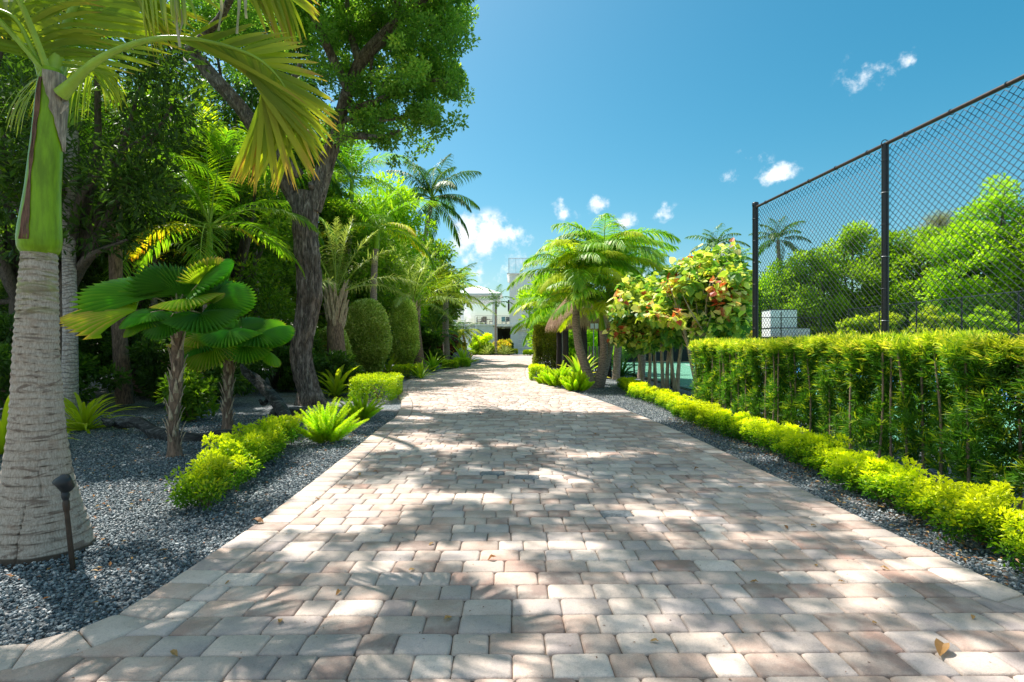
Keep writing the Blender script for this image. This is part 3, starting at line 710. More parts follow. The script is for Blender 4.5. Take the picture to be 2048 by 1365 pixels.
def make_frond(L, e0, e1, nl, ll, lw, mats, pet=.18, vlift=.25, droop=.6, a0=75, a1=28, rr=.018, plumose=0, tip=.25, var0=.45, name='frond', segs=3, curl=0):
    """frond in local frame growing along +X; returns mesh with leaflets (mat 0) and rachis (mat 1)"""
    n = 26; t = np.linspace(0, 1, n); el = np.radians(e0+(e1-e0)*t**1.25); az = curl*t**2
    st = L/(n-1); x = np.concatenate([[0], np.cumsum(np.cos(el[:-1])*np.cos(az[:-1])*st)]); y = np.concatenate([[0], np.cumsum(np.cos(el[:-1])*np.sin(az[:-1])*st)]); z = np.concatenate([[0], np.cumsum(np.sin(el[:-1])*st)])
    P = np.column_stack([x, y, z]); T = unit(np.gradient(P, axis=0)); mb = MB()
    for s in (-1, 1):
        u = np.linspace(pet, .995, nl)+rng.normal(0, .003, nl); u = np.clip(u, 0, 1)
        C = np.column_stack([np.interp(u, t, P[:, i]) for i in range(3)]); TT = unit(np.column_stack([np.interp(u, t, T[:, i]) for i in range(3)]))
        q = (u-pet)/(1-pet); a = np.radians(a0+(a1-a0)*q**1.1+rng.normal(0, 4, nl)); Sd = unit(np.cross(TT, np.array([[0, 0, 1.]]))*s+1e-6); Nn = unit(np.cross(Sd, TT)*s); Nn *= np.sign(Nn[:, 2:3]+1e-6)
        v = vlift+rng.normal(0, .06+plumose, nl)
        D = TT*np.cos(a)[:, None]+(Sd*np.cos(v)[:, None]+Nn*np.sin(v)[:, None])*np.sin(a)[:, None]
        LL = ll*(np.sin(np.pi*np.clip(.16+.78*q, 0, 1))**.7)*rng.uniform(.9, 1.08, nl)
        strips_to(mb, leaflet_strip(C, D, LL, lw*rng.uniform(.8, 1.1, nl), droop*rng.uniform(.7, 1.3, nl), segs), np.clip(var0+rng.normal(0, .13, nl)+.15*q, 0, 1), 0, tip)
    r = [rr*(1-.85*i/(n-1))*(1.6 if i == 0 else 1) for i in range(n)]
    tube(mb, P[::1], r, 5, mat=1, cap=False)
    return mb.mesh(name, mats, False)
def ring_trunk(mb, P, rad, ring=.06, amp=.03, sides=14, n=60, noise_=.02):
    C = spline(P, n); r = interp(np.linspace(0, 1, len(rad)), rad, n); L = 0; rr = []
    for i in range(n):
        if i: L += (C[i]-C[i-1]).length
        rr.append(r[i]*(1+amp*(abs(((L/ring) % 1)-.5)*2-.5)))
    tube(mb, C, rr, sides, disp=lambda i, a, p: 1+noise_*mnoise.noise(Vector((math.cos(a)*2, math.sin(a)*2, p.z*3))))
    return C[-1]
def crown_fronds(parent, top, meshes, n, e_rng=(-25, 65), rz0=0, scale=(.85, 1.1), name='frond', twist=.1):
    for k in range(n):
        a = rz0+k*2.39996+random.uniform(-.12, .12); q = k/max(1, n-1)
        me = meshes[min(len(meshes)-1, int(q*len(meshes)))] if len(meshes) > 1 else meshes[0]
        s = random.uniform(*scale); o = link(name, me, parent)
        tilt = 0
        o.matrix_basis = Matrix.Translation(Vector(top)+Vector((0, 0, .05*q))) @ Matrix.Rotation(a, 4, 'Z') @ Matrix.Rotation(-R(random.uniform(-6, 6)), 4, 'Y') @ Matrix.Rotation(random.uniform(-twist, twist), 4, 'X') @ Matrix.Diagonal((s, s, s, 1))
def frond_set(L, ll, lw, mat, nl=42, es=((5, -70), (28, -45), (52, -15), (75, 30)), rmat='rachis', **kw):
    return [make_frond(L*(1 if i < 3 else .85), e0, e1, nl, ll, lw, [M[mat], M[rmat]], **kw) for i, (e0, e1) in enumerate(es)]
def palm(name, label, base, P, rad, meshes, nf, ring=.07, bark='palm_bark_far', shaft=None, group=None, rz0=0, scale=(.85, 1.1), boots=0, nuts=0):
    """P: trunk centre line relative to base"""
    t = thing(name, label, 'palm tree', base, 0, group)
    mb = MB(); top = ring_trunk(mb, P, rad, ring); mb.build('trunk', M[bark], t, smooth=True); top = Vector(top)
    if shaft:
        h, r0, r1 = shaft; mb = MB(); d = (Vector(P[-1])-Vector(P[-2])).normalized()
        tube(mb, [top-d*.01, top+d*h*.12, top+d*h*.5, top+d*h], [r0, r0*1.12, (r0+r1)*.5, r1], 14); mb.build('crownshaft', M['crownshaft'], t, smooth=True); top = top+d*h*.93
    if boots:
        mb = MB()
        for k in range(boots):
            a = k*2.4; z = top.z-.9*(1-k/boots)-.02; r = rad[-1]; c = Vector((top.x+math.cos(a)*r*.9, top.y+math.sin(a)*r*.9, z)); o = Vector((math.cos(a), math.sin(a), 0))
            tube(mb, [c-o*.05-Vector((0, 0, .1)), c+o*.07+Vector((0, 0, .15)), c+o*.13+Vector((0, 0, .4)), c+o*.2+Vector((0, 0, .6))], [.085, .07, .045, .02], 5)
        mb.build('leaf_bases', M['boot'], t)
    crown_fronds(t, top, meshes, nf, rz0=rz0, scale=scale)
    if nuts:
        for k in range(nuts):
            a = random.uniform(0, 6.28); mb = MB(); c = top+Vector((math.cos(a)*.25, math.sin(a)*.25, -.2-random.random()*.2))
            tube(mb, [c+Vector((0, 0, .13)), c+Vector((0, 0, .08)), c, c-Vector((0, 0, .09)), c-Vector((0, 0, .13))], [.03, .09, .12, .08, .02], 8); mb.build('coconut', M['petiole_brown'], t, smooth=True)
    return t
def strap_mesh(L, W, e0, e1, mat, segs=7, fold=.25, tip=0., var0=.4, wave=0):
    t = np.linspace(0, 1, segs+1); el = np.radians(e0+(e1-e0)*t**1.2); st = L/segs
    x = np.concatenate([[0], np.cumsum(np.cos(el[:-1])*st)]); z = np.concatenate([[0], np.cumsum(np.sin(el[:-1])*st)])
    w = W*np.interp(t, [0, .15, .5, .8, 1], [.5, .7, 1, .7, .03])*.5
    V = []; 
    for i in range(segs+1):
        V += [(x[i], -w[i], z[i]+w[i]*fold*2), (x[i], 0, z[i]), (x[i], w[i], z[i]+w[i]*fold*2)]
    Fq = [(3*i+j, 3*i+j+1, 3*i+j+4, 3*i+j+3) for i in range(segs) for j in range(2)]
    mb = MB(); mb.add(V, Fq, np.clip(np.repeat(var0+tip*t**2, 3), 0, 1)); return mb.mesh('leaf', mat, True)
def strap_plant(name, label, base, n, L, W, mat, cat='plant', group=None, e=(20, 80), bend=60, scale=(.7, 1.1), tip=.2, var0=.4, fold=.25, rz=0, joined=False):
    t = thing(name, label, cat, base, rz, group)
    ms = [strap_mesh(L, W, e0, e0-bend*random.uniform(.7, 1.2), M[mat], tip=tip, var0=var0+random.uniform(-.15, .15), fold=fold) for e0 in np.linspace(e[0], e[1], 5)]
    for k in range(n):
        a = k*2.39996+random.uniform(-.2, .2); s = random.uniform(*scale)
        link('leaf', ms[min(4, int(k/n*5))], t, mat4=Matrix.Translation((math.cos(a)*.03*L, math.sin(a)*.03*L, 0)) @ Matrix.Rotation(a, 4, 'Z') @ Matrix.Diagonal((s, s, s, 1)))
    return t
def fan_mesh(Rd, n=26, arc=330, cup=.12, fold=.062, mat='fan_leaf', droop=.34, var0=.4):
    V = [(0, 0, 0)]; var = [var0]; Fq = []; m = 2*n
    rings = (.3, .6, .74, 1.0)
    for ri, r in enumerate(rings):
        for k in range(m+1):
            a = R(-arc/2+arc*k/m); sg = 1 if k % 2 else -1
            rr = r*Rd*(1 if ri < 3 else (1.0 if k % 2 else .72))*(1+.06*math.cos(a*.5)-.12*abs(a/math.pi)**3)
            z = cup*rr*(1-r*1.1)-droop*Rd*r**2.2*(.6+.4*math.cos(a*2.3+1))+sg*fold*Rd*r*(.9 if ri < 3 else .7)
            V.append((rr*math.cos(a), rr*math.sin(a), z)); var.append(min(1, var0+random.uniform(-.04, .04)+(.16 if k % 2 else -.10)*min(1, r*1.4)+(.5*max(0, r-.9)*5*random.random() if ri == 3 else 0)))
    tri = [(0, 1+k, 2+k) for k in range(m)]
    for ri in range(len(rings)-1):
        o0 = 1+ri*(m+1); o1 = o0+m+1; Fq += [(o0+k, o1+k, o1+k+1, o0+k+1) for k in range(m)]
    mb = MB(); mb.add(V, tri, var); mb.f.append((np.array(Fq, np.int32), 0)); return mb.mesh('fan_leaf', M[mat], False)
# ------------------------------------------------------------------ foreground palm
D0 = 3.28
hb = G(86, 1088)
hero = thing('palm_tree', 'large foreground palm with swollen grey ringed trunk and glossy lime green crownshaft', 'palm tree', (hb.x, hb.y, 0))
def hp(px, py, y=D0): return A(px, py, y)-Vector((hb.x, hb.y, 0))
yy = [1125, 1090, 1060, 1020, 980, 940, 860, 780, 700, 600, 500]
cx = [88, 87, 85, 82, 78, 75, 75, 74, 73, 76, 79]; rr_ = [x*.765 for x in (116, 106, 98, 88, 79, 71, 59, 53, 48, 44, 38)]
n = 230; vs = np.linspace(1125, 500, n); C = []; rad = []; L = 0
yo = np.array(yy[::-1]); 
for v in vs:
    C.append(hp(np.interp(v, yo, cx[::-1]), v)); rad.append(float(np.interp(v, yo, rr_[::-1]))*D0/F)
ringz = [0]; 
while ringz[-1] < 3: ringz.append(ringz[-1]+max(.034, .06-.012*ringz[-1])*random.uniform(.75, 1.25))
def hero_disp(i, a, p):
    z = p.z+.014*mnoise.noise(Vector((math.cos(a)*1.1, math.sin(a)*1.1, p.z*4)))+.012*math.sin(a*1.0+1)
    k = max(0, np.searchsorted(ringz, z)-1); f = (z-ringz[k])/(ringz[min(k+1, len(ringz)-1)]-ringz[k]+1e-6)
    am = .040+.055*min(1, max(0, (z-.55)/.9))
    step = 1 - am*(abs(f-.0)**1.0) + (am*.5 if f > .86 else 0)
    n1 = mnoise.noise(Vector((math.cos(a)*2.2, math.sin(a)*2.2, p.z*7)))*.016
    root = .035*mnoise.noise(Vector((math.cos(a)*1.6, math.sin(a)*1.6, .3)))*max(0, 1-z/.5)
    crack = 0
    for ca, z0, z1, w_, d_ in ((-1.32, -.1, .42, .022, .10), (-.26, .05, .45, .040, .18), (-.78, .3, .62, .016, .07), (.1, .05, .3, .018, .08), (-1.9, .0, .3, .012, .05), (-.6, -.05, .16, .01, .05)):
        if z0 < p.z < z1:
            da = abs(((a - ca - .35*(p.z-z0)*math.sin(9*p.z+ca) + math.pi) % (2*math.pi))-math.pi); crack -= d_*max(0, 1-da/w_)*math.sin(math.pi*(p.z-z0)/(z1-z0))
    grv[0] = 1-max(0, 1-min(f, 1-f)/.13)*(.5+.5*mnoise.noise(Vector((math.cos(a)*3, math.sin(a)*3, p.z*11))))+(crack*6)
    return step+n1+root+crack
# ring vertices are addressed by their world angle so that cracks keep their place
mb = MB(); sd = 180; V = []; gv = []; grv = [0]
for i in range(n):
    for k in range(sd):
        a = 2*math.pi*k/sd; d = hero_disp(i, a-math.pi if False else a if a < math.pi else a-2*math.pi, C[i]); V.append((C[i].x+math.cos(a)*rad[i]*d, C[i].y+math.sin(a)*rad[i]*d, C[i].z)); gv.append(grv[0])
mb.add(V, [(i*sd+k, i*sd+(k+1) % sd, (i+1)*sd+(k+1) % sd, (i+1)*sd+k) for i in range(n-1) for k in range(sd)], np.clip(gv, 0, 1))
def hero_bark():
    m, t, p, out = newmat('hero_bark')
    c = N(t, 'ShaderNodeTexCoord'); mp = N(t, 'ShaderNodeMapping'); mp.inputs['Scale'].default_value = (1, 1, .25); t.links.new(c.outputs['Object'], mp.inputs[0])
    n2 = N(t, 'ShaderNodeTexNoise', inp={2: 120, 3: 5, 4: .7}); t.links.new(mp.outputs[0], n2.inputs[0])
    mp3 = N(t, 'ShaderNodeMapping'); mp3.inputs['Scale'].default_value = (1, 1, 4.5); t.links.new(c.outputs['Object'], mp3.inputs[0])
    n3 = N(t, 'ShaderNodeTexNoise', inp={2: 5.5, 3: 6, 4: .65, 8: .8}); t.links.new(mp3.outputs[0], n3.inputs[0])
    sp = N(t, 'ShaderNodeSeparateXYZ'); t.links.new(c.outputs['Object'], sp.inputs[0])
    n4 = N(t, 'ShaderNodeTexNoise', inp={2: 9, 3: 4}); t.links.new(c.outputs['Object'], n4.inputs[0])
    g = N(t, 'ShaderNodeNewGeometry')
    base = mixc(t, maprange(t, n2.outputs[0], .3, .7), (.31, .255, .205), (.56, .475, .395))
    base = mixc(t, math_(t, 'MULTIPLY', maprange(t, n3.outputs[0], .53, .63), .8), base, (.15, .10, .075))
    base = mixc(t, math_(t, 'MULTIPLY', maprange(t, n4.outputs[0], .55, .7), .45), base, (.36, .25, .18))
    green = mixc(t, maprange(t, n4.outputs[0], .35, .6), (.34, .36, .12), (.22, .19, .10))
    base = mixc(t, math_(t, 'MULTIPLY', math_(t, 'MULTIPLY', maprange(t, sp.outputs[2], 1.25, 1.75), maprange(t, n3.outputs[0], .46, .54)), .85), base, green)
    av = N(t, 'ShaderNodeAttribute', attribute_name='var')
    base = mixc(t, maprange(t, av.outputs['Fac'], .3, .95), (.075, .055, .04), base)
    t.links.new(base, p.inputs['Base Color']); p.inputs['Roughness'].default_value = .85
    h = math_(t, 'ADD', n2.outputs[0], math_(t, 'MULTIPLY', n3.outputs[0], .6))
    bp = N(t, 'ShaderNodeBump', inp={0: .9, 1: .006}); t.links.new(h, bp.inputs['Height']); t.links.new(bp.outputs[0], p.inputs['Normal'])
    return m
M['hero_bark'] = hero_bark()
mb.build('trunk', M['hero_bark'], hero, smooth=True)
mb = MB()
cs = [(509, 79, 35), (504, 79, 41), (495, 79, 45), (480, 79, 46.5), (458, 80, 45), (430, 82, 42), (380, 86, 37), (320, 91, 34.5), (260, 96, 32), (210, 100, 31), (170, 103, 29), (140, 106, 22)]
cs = [(y, x, r*.765) for y, x, r in cs]
tube(mb, spline([hp(x, y) for y, x, r in cs], 50), interp(np.linspace(0, 1, len(cs)), [r*D0/F for y, x, r in cs], 50), 40); mb.build('crownshaft', M['crownshaft'], hero, smooth=True)
def shell(name, y0, y1, a0f, a1f, off, mat, n=28, m=10, jag=0):
    """curved dry leaf base lying on the crownshaft; a0f/a1f: edge angle at each height"""
    V = []; py = np.array([c[0] for c in cs][::-1]); px = np.array([c[1] for c in cs][::-1]); pr = np.array([c[2] for c in cs][::-1])
    for i in range(n):
        t = i/(n-1); y = y0+(y1-y0)*t; r = np.interp(y, py, pr)*D0/F+off*(1+.8*t); c = hp(np.interp(y, py, px), y)
        aa, ab = a0f(t), a1f(t)
        for k in range(m+1):
            a = aa+(ab-aa)*k/m+jag*mnoise.noise(Vector((t*9, k*.0+(k > m/2), 3)))*(1 if k in (0, m) else .3); rr2 = r+.004*mnoise.noise(Vector((t*6, k*.7, 1)))+(.006 if k in (0, m) else 0)
            V.append((c.x+math.cos(a)*rr2, c.y+math.sin(a)*rr2, c.z))
    Fq = [(i*(m+1)+k, i*(m+1)+k+1, (i+1)*(m+1)+k+1, (i+1)*(m+1)+k) for i in range(n-1) for k in range(m)]
    mb = MB(); mb.add(V, Fq); o = mb.build(name, mat, hero, smooth=True)
    md = o.modifiers.new('thickness', 'SOLIDIFY'); md.thickness = .004
shell('dry_sheath', 485, 165, lambda t: -1.80+.09*math.sin(t*6)+.1*t, lambda t: -1.42+.10*math.sin(t*8+1)-.2*t+.25*max(0, .15-t), .0015, M['sheath'], jag=.16)
shell('papery_sheath', 300, 150, lambda t: .28-1.85*t**.8, lambda t: .5+.35*t, .006, M['sheath_grey'], jag=.2)
# torn end of the papery sheath sticking out
mb = MB(); q = hp(132, 205); P = spline([q+Vector((-.03, 0, .06)), q, q+Vector((.03, -.02, -.03)), q+Vector((.0, -.03, -.09))], 8)
V = []; 
for i, p in enumerate(P): wd = .035*(1-i/8.5); V += [p+Vector((-wd, -.01, wd*.4)), p+Vector((wd, -.012, -.2*wd))]
mb.add([tuple(v) for v in V], [(2*i, 2*i+1, 2*i+3, 2*i+2) for i in range(7)]); mb.build('torn_sheath', M['sheath_grey'], hero, smooth=True)
hleaf = [0]
def hero_frond(pts, r0, r1, sides, yt, droop, lw=.034, mat='frond_hero', indiv=True, var0=.5, rad_pts=None, tip=.45):
    P = spline([hp(*p) for p in pts], 48); Pn = np.array([tuple(p) for p in P]); T = unit(np.gradient(Pn, axis=0)); t = np.linspace(0, 1, 48)
    mb = MB(); tube(mb, P, interp([0, .05, .2, 1], [r0*1.5, r0, r0*.65, r1], 48), 10, cap=False); fr = mb.build('frond', M['rachis'], hero, smooth=True)
    allv = []
    for sg, u0, u1, nn, Ls, a0, a1 in sides:
        u = np.linspace(u0, u1, nn)+rng.normal(0, .0025, nn); q = (u-u0)/(u1-u0)
        Cc = np.column_stack([np.interp(u, t, Pn[:, i]) for i in range(3)]); TT = unit(np.column_stack([np.interp(u, t, T[:, i]) for i in range(3)]))
        ip = unit(np.column_stack([TT[:, 2], 0*u, -TT[:, 0]]))*sg       # in-plane perpendicular
        Sd = unit(ip*math.cos(yt)+np.array([[0, 1., 0]])*math.sin(yt)*sg)
        a = np.radians((a0+(a1-a0)*q if not isinstance(a0, list) else np.interp(q, np.linspace(0, 1, len(a0)), a0))+rng.normal(0, 2.2, nn)); D = TT*np.cos(a)[:, None]+Sd*np.sin(a)[:, None]; D[:, 1] += rng.normal(0, .07, nn)
        Nn = unit(np.cross(TT, Sd)); LL = np.interp(q, np.linspace(0, 1, len(Ls)), Ls)*rng.uniform(.93, 1.05, nn)
        V = leaflet_strip(Cc, D, LL, lw*np.interp(q, [0, .3, 1], [.7, 1, .75])*rng.uniform(.85, 1.15, nn), droop*rng.uniform(.6, 1.4, nn), 5, nrm=Nn*.9+np.array([[0, 0, .25]]))
        # a crease along the middle
        var = np.clip(var0+rng.normal(0, .12, nn)+.1*q, 0, 1)
        if indiv and hleaf[0]+nn <= 300:
            hleaf[0] += nn
            for i in range(nn):
                m1 = MB(); strips_to(m1, V[i:i+1], var[i:i+1], 0, tip); m1.build('leaflet', M[mat], fr)
        else: allv.append((V, var))
    if allv:
        m1 = MB()
        for V, var in allv: strips_to(m1, V, var, 0, tip)
        m1.build('leaflets', M[mat], fr, kind='stuff')
    return fr
# arching frond to the right, seen from below
hero_frond([(122, 190, 3.25), (190, 125, 3.22), (270, 88, 3.25), (346, 76, 3.3), (434, 88, 3.4), (510, 115, 3.5), (556, 155, 3.58), (584, 206, 3.65), (592, 262, 3.7)], .028, .004,
           [(1, .38, .995, 66, [.78, .90, .90, .86, .82, .76, .64, .46], [24, 32, 46, 60, 68, 62, 46, 22], 0), (-1, .42, .995, 36, [.3, .36, .4, .42, .42, .36], [28, 34, 30, 24, 16], 0)], .12, .07, .037)
hero_frond([(100, 165, 3.3), (122, 90, 3.36), (146, 20, 3.42), (190, -60, 3.45), (260, -100, 3.35), (330, -70, 3.2), (372, -20, 3.05)], .044, .005,
           [(1, .08, .70, 46, [.45, .68, .74, .72, .66], 84, 62), (-1, .12, .75, 34, [.35, .55, .6, .6], 60, 55), (1, .70, .99, 22, [.55, .5, .42, .35], 50, 12), (-1, .75, .99, 18, [.42, .45, .4], 45, 18)], .2, .12, .032, var0=.42)
hero_frond([(112, 160, 3.35), (180, 30, 3.5), (290, -90, 3.6), (420, -110, 3.7), (520, -60, 3.75), (580, -5, 3.8)], .022, .004,
           [(1, .45, .99, 42, [.5, .62, .6, .5, .3], 45, 25), (-1, .45, .99, 40, [.5, .55, .5, .4, .28], 65, 18)], .3, .3, .034, var0=.5)
hero_frond([(118, 175, 3.38), (140, 130, 3.7), (165, 120, 4.1), (190, 150, 4.5)], .018, .004,
           [(1, .2, .98, 30, [.4, .55, .55, .4], 60, 25), (-1, .1, .98, 32, [.5, .66, .6, .4], 75, 30)], .6, 1.1, .034, indiv=False, var0=.35)
hero_frond([(88, 165, 3.3), (60, 90, 3.25), (20, 30, 3.2), (-60, 20, 3.15), (-140, 90, 3.1)], .022, .004,
           [(1, .15, .98, 40, [.4, .55, .55, .4], 65, 35), (-1, .15, .98, 40, [.4, .6, .6, .4], 70, 30)], .5, .4, .032, indiv=False, var0=.4)
hf = frond_set(2.3, .62, .032, 'frond_hero', 46, es=((55, -25), (70, -5), (80, 10)), rr=.02, droop=.35, tip=.35)
for az, k, s in ((-105, 1, 1.), (-150, 0, .95), (115, 1, .9), (165, 0, .9)):
    link('frond', hf[k], hero, mat4=Matrix.Translation(hp(104, 165)) @ Matrix.Rotation(R(az), 4, 'Z') @ Matrix.Diagonal((s, s, s, 1)))
# shrivelled strips hanging off the frond tips
for (px, py, y, ln) in ((350, -20, 3.1, .34), (475, -30, 3.2, .30), (488, -15, 3.2, .16), (362, 20, 3.1, .16), (440, -10, 3.2, .22)):
    q = hp(px, py, y); P = spline([q, q+Vector((.01, 0, -ln*.5)), q+Vector((-.02+random.random()*.05, 0, -ln))], 8); V = []
    for i, p in enumerate(P): wd = .011*(1-abs(i/7-.6)); V += [p+Vector((-wd, 0, 0)), p+Vector((wd, .01*math.sin(i), .004))]
    mb = MB(); mb.add([tuple(v) for v in V], [(2*i, 2*i+1, 2*i+3, 2*i+2) for i in range(7)]); mb.build('dead_strip', M['grey_leaf'], hero, smooth=True)

# path light
lb = G(146, 1128); pl = thing('path_light', 'black garden spotlight on a slim bronze stake in front of the big palm trunk', 'garden light', (lb.x, lb.y, -.03))
mb = MB(); tube(mb, [(0, 0, -.1), (0, 0, 0), (-.022, 0, .20), (-.040, 0, .37)], [.0135, .0135, .013, .012], 16); mb.build('stake', M['bronze'], pl, smooth=True)
mb = MB(); tube(mb, [(-.036, 0, .33), (-.037, 0, .345), (-.04, 0, .385), (-.041, 0, .395)], [.014, .017, .017, .013], 16); mb.build('coupling', M['bronze'], pl, smooth=True)
mb = MB(); tube(mb, [(-.041, 0, .39), (-.042, 0, .41), (-.043, 0, .425), (-.044, 0, .44)], [.013, .019, .021, .014], 16); mb.build('swivel', M['lamp_black'], pl, smooth=True)
mb = MB(); tube(mb, [(-.040, .022, .438), (-.042, .016, .455), (-.046, -.01, .50), (-.048, -.024, .520), (-.048, -.018, .515)], [.012, .034, .040, .042, .034], 20); h = mb.build('lamp_head', M['lamp_black'], pl, smooth=True)

# ------------------------------------------------------------------ fan palms
def fan_palm(label, base, trunk_pts, r, leaves, top_dz=.0):
    t = thing('fan_palm', label, 'palm tree', base, 0, 'small fan palms in the gravel')
    mb = MB(); C = spline(trunk_pts, 40); tube(mb, C, interp([0, .08, .3, .8, 1], [r*1.5, r*1.1, r*.9, r*1.05, r*.7], 40), 12, disp=lambda i, a, p: 1+.18*mnoise.noise(Vector((math.cos(a)*3, math.sin(a)*3, p.z*9)))); mb.build('trunk', M['boot_bark'], t, smooth=True)
    mb = MB(); mf = MB()
    for k in range(46):
        u = .1+.88*k/46; p = C[int(u*39)]; a = k*2.3+random.random()*.5; o = Vector((math.cos(a), math.sin(a), 0)); s = random.uniform(.7, 1.25); q = p+o*r*.75
        side = Vector((-o.y, o.x, 0)); P = [q, q+o*.02*s+Vector((0, 0, .06*s)), q+o*.035*s+Vector((0, 0, .12*s)), q+o*.06*s+Vector((0, 0, .17*s))]; V = []
        for i, (pp, wd) in enumerate(zip(P, (.024, .02, .011, .003))): V += [pp-side*wd*s, pp+o*.006, pp+side*wd*s]
        mb.add([tuple(v) for v in V], [(3*i+j, 3*i+j+1, 3*i+j+4, 3*i+j+3) for i in range(3) for j in range(2)])
    o = mb.build('leaf_bases', M['boot'], t, smooth=True)
    md = o.modifiers.new('thickness', 'SOLIDIFY'); md.thickness = .006
    tp = C[-1]
    for (az, el, pet, Rd, fe, roll, arc) in leaves:
        a = R(az); d = Vector((math.cos(a)*math.cos(R(el)), math.sin(a)*math.cos(R(el)), math.sin(R(el)))); e = tp+d*pet+Vector((0, 0, -.03))
        roll += random.uniform(-12, 12); fe += random.uniform(-6, 6); Rd *= .76; lo = link('leaf', fan_mesh(Rd, arc=arc, n=int(arc/7), var0=random.uniform(.1, .9)), t, mat4=Matrix.Translation(e) @ Matrix.Rotation(a, 4, 'Z') @ Matrix.Rotation(-R(fe), 4, 'Y') @ Matrix.Rotation(R(roll), 4, 'X'))
        inv = lo.matrix_basis.inverted(); mb = MB(); tube(mb, [inv @ q for q in spline([tp-Vector((0, 0, .06)), tp+d*pet*.5+Vector((0, 0, .04)), e], 8)], [.016, .013, .011, .010, .009, .009, .008, .008], 6); mb.build('petiole', M['petiole_brown'], lo, smooth=True)
g1 = G(350, 908); g2 = G(455, 856)
fan_palm('nearer small fan palm with pleated round leaves on a shaggy brown trunk', (g1.x, g1.y, -.03), [(0, 0, 0), (-.02, 0, .4), (.02, 0, .9), (.03, 0, 1.56)], .062,
         [(168, 44, .44, .98, 32, -36, 150), (194, 18, .44, .86, 4, -30, 150), (140, 55, .38, .66, 48, -16, 170), (98, 70, .36, .56, 66, 10, 200), (55, 52, .42, .55, 40, 14, 220), (12, 34, .42, .60, 18, 30, 230), (-25, 14, .42, .52, -14, 20, 250), (-70, 10, .30, .40, -28, 0, 280), (30, 66, .5, .5, 55, -20, 220), (-120, 20, .30, .40, -16, -10, 280), (238, 5, .3, .36, -25, -10, 280), (0, 62, .46, .62, 46, 20, 220), (128, 66, .44, .62, 62, -12, 200), (-40, 40, .40, .48, 6, 14, 240)])
fan_palm('farther small fan palm with lime edged leaves beside the weathered driftwood', (g2.x, g2.y, -.03), [(0, 0, 0), (.0, 0, .4), (.02, 0, .8), (.02, 0, 1.25)], .066,
         [(-4, 26, .50, .66, 2, 26, 220), (-30, 12, .44, .54, -22, 18, 250), (26, 40, .46, .58, 24, 12, 210), (-95, 14, .36, .60, -42, 0, 290), (70, 55, .4, .55, 40, 0, 240), (150, 48, .45, .58, 26, -14, 250), (198, 24, .42, .55, 0, -10, 270), (-60, 32, .50, .55, -20, 8, 280), (-135, 16, .36, .5, -34, -6, 290), (8, 2, .44, .50, -30, 6, 290)])

# ------------------------------------------------------------------ big leaning tree
TD = 11.4
tb = G(625, 806); big = thing('broadleaf_tree', 'tall forked tree with deeply furrowed grey brown bark and small glossy leaves over the driveway', 'tree', (tb.x, tb.y, 0))
def tp_(px, py, y=TD): return A(px, py, y)-Vector((tb.x, tb.y, 0))
def bark_disp(i, a, p):
    v = Vector((math.cos(a)*2.6, math.sin(a)*2.6, p.z*.75)); w_ = mnoise.noise(v); w2 = mnoise.noise(Vector((math.cos(a)*7, math.sin(a)*7, p.z*2.2)))
    return 1+.24*w_-.30*abs(w2)+.07*mnoise.noise(Vector((math.cos(a)*16, math.sin(a)*16, p.z*6)))+max(0, .35-p.z)*.9*(abs(math.sin(a*2.5+1))**.5)*.5
mb = MB()
P = [tp_(626, 822), tp_(620, 780), tp_(607, 735), tp_(603, 700), tp_(608, 655), tp_(617, 600), tp_(618, 550), tp_(612, 480), tp_(611, 420), tp_(612, 385)]
tube(mb, spline(P, 150), [x*TD/F for x in interp(np.linspace(0, 1, 10), [31, 22, 20.5, 20, 21.5, 24, 23, 22, 26, 21.5], 150)], 96, disp=bark_disp)
tube(mb, spline([tp_(600, 415), tp_(575, 372), tp_(552, 325), tp_(520, 272), tp_(480, 215), tp_(435, 165), tp_(390, 112), tp_(340, 55), tp_(280, -40, 11.0), tp_(220, -160, 10.5)], 110),
     [x*TD/F for x in interp(np.linspace(0, 1, 8), [16, 16, 15.5, 14, 13, 12, 11, 9], 110)], 48, disp=bark_disp)
tube(mb, spline([tp_(625, 420), tp_(640, 372), tp_(652, 325), tp_(668, 280), tp_(690, 200, 11.2), tp_(725, 120, 11.), tp_(780, 60, 10.8), tp_(860, -20, 10.4), tp_(930, -160, 9.5)], 110),
     [x*TD/F for x in interp(np.linspace(0, 1, 9), [17, 17, 16, 13, 12, 11, 10, 8, 6], 110)], 48, disp=bark_disp)
BR = [([(668, 285, 11.3), (700, 272, 11.2), (760, 275, 11), (800, 262, 10.9)], 9), ([(600, 352, 11.2), (560, 300, 11), (570, 200, 11), (600, 130, 11.1)], 11), ([(720, 125, 11), (700, 60, 11.2), (690, -50, 11.5)], 9), ([(742, 104, 11), (800, 62, 11.4), (850, 55, 11.8)], 8),
      ([(745, 100, 11), (742, 160, 11.1), (752, 250, 11.2)], 4), ([(700, 220, 11.1), (760, 200, 11), (840, 165, 10.9), (900, 160, 10.6)], 7), ([(690, 240, 11.1), (760, 240, 11.4), (830, 235, 11.6)], 6), ([(800, 50, 10.8), (800, -50, 9.5), (900, -120, 8.6), (1000, -260, 7.6)], 8), ([(860, -20, 10.4), (960, -130, 9), (1100, -300, 7.5)], 6),
      ([(700, 190, 11.1), (640, 60, 10.4), (600, -60, 9.3), (640, -250, 7.8)], 9), ([(380, 100, 11.3), (450, 20, 10.6), (480, -100, 9.6), (420, -260, 8.5)], 8)]
for pts_, r_ in BR: tube(mb, spline([tp_(*p) for p in pts_], 24), [x*TD/F for x in interp([0, 1], [r_, r_*.4], 24)], 12, disp=lambda i, a, p: 1+.12*mnoise.noise(p*5))
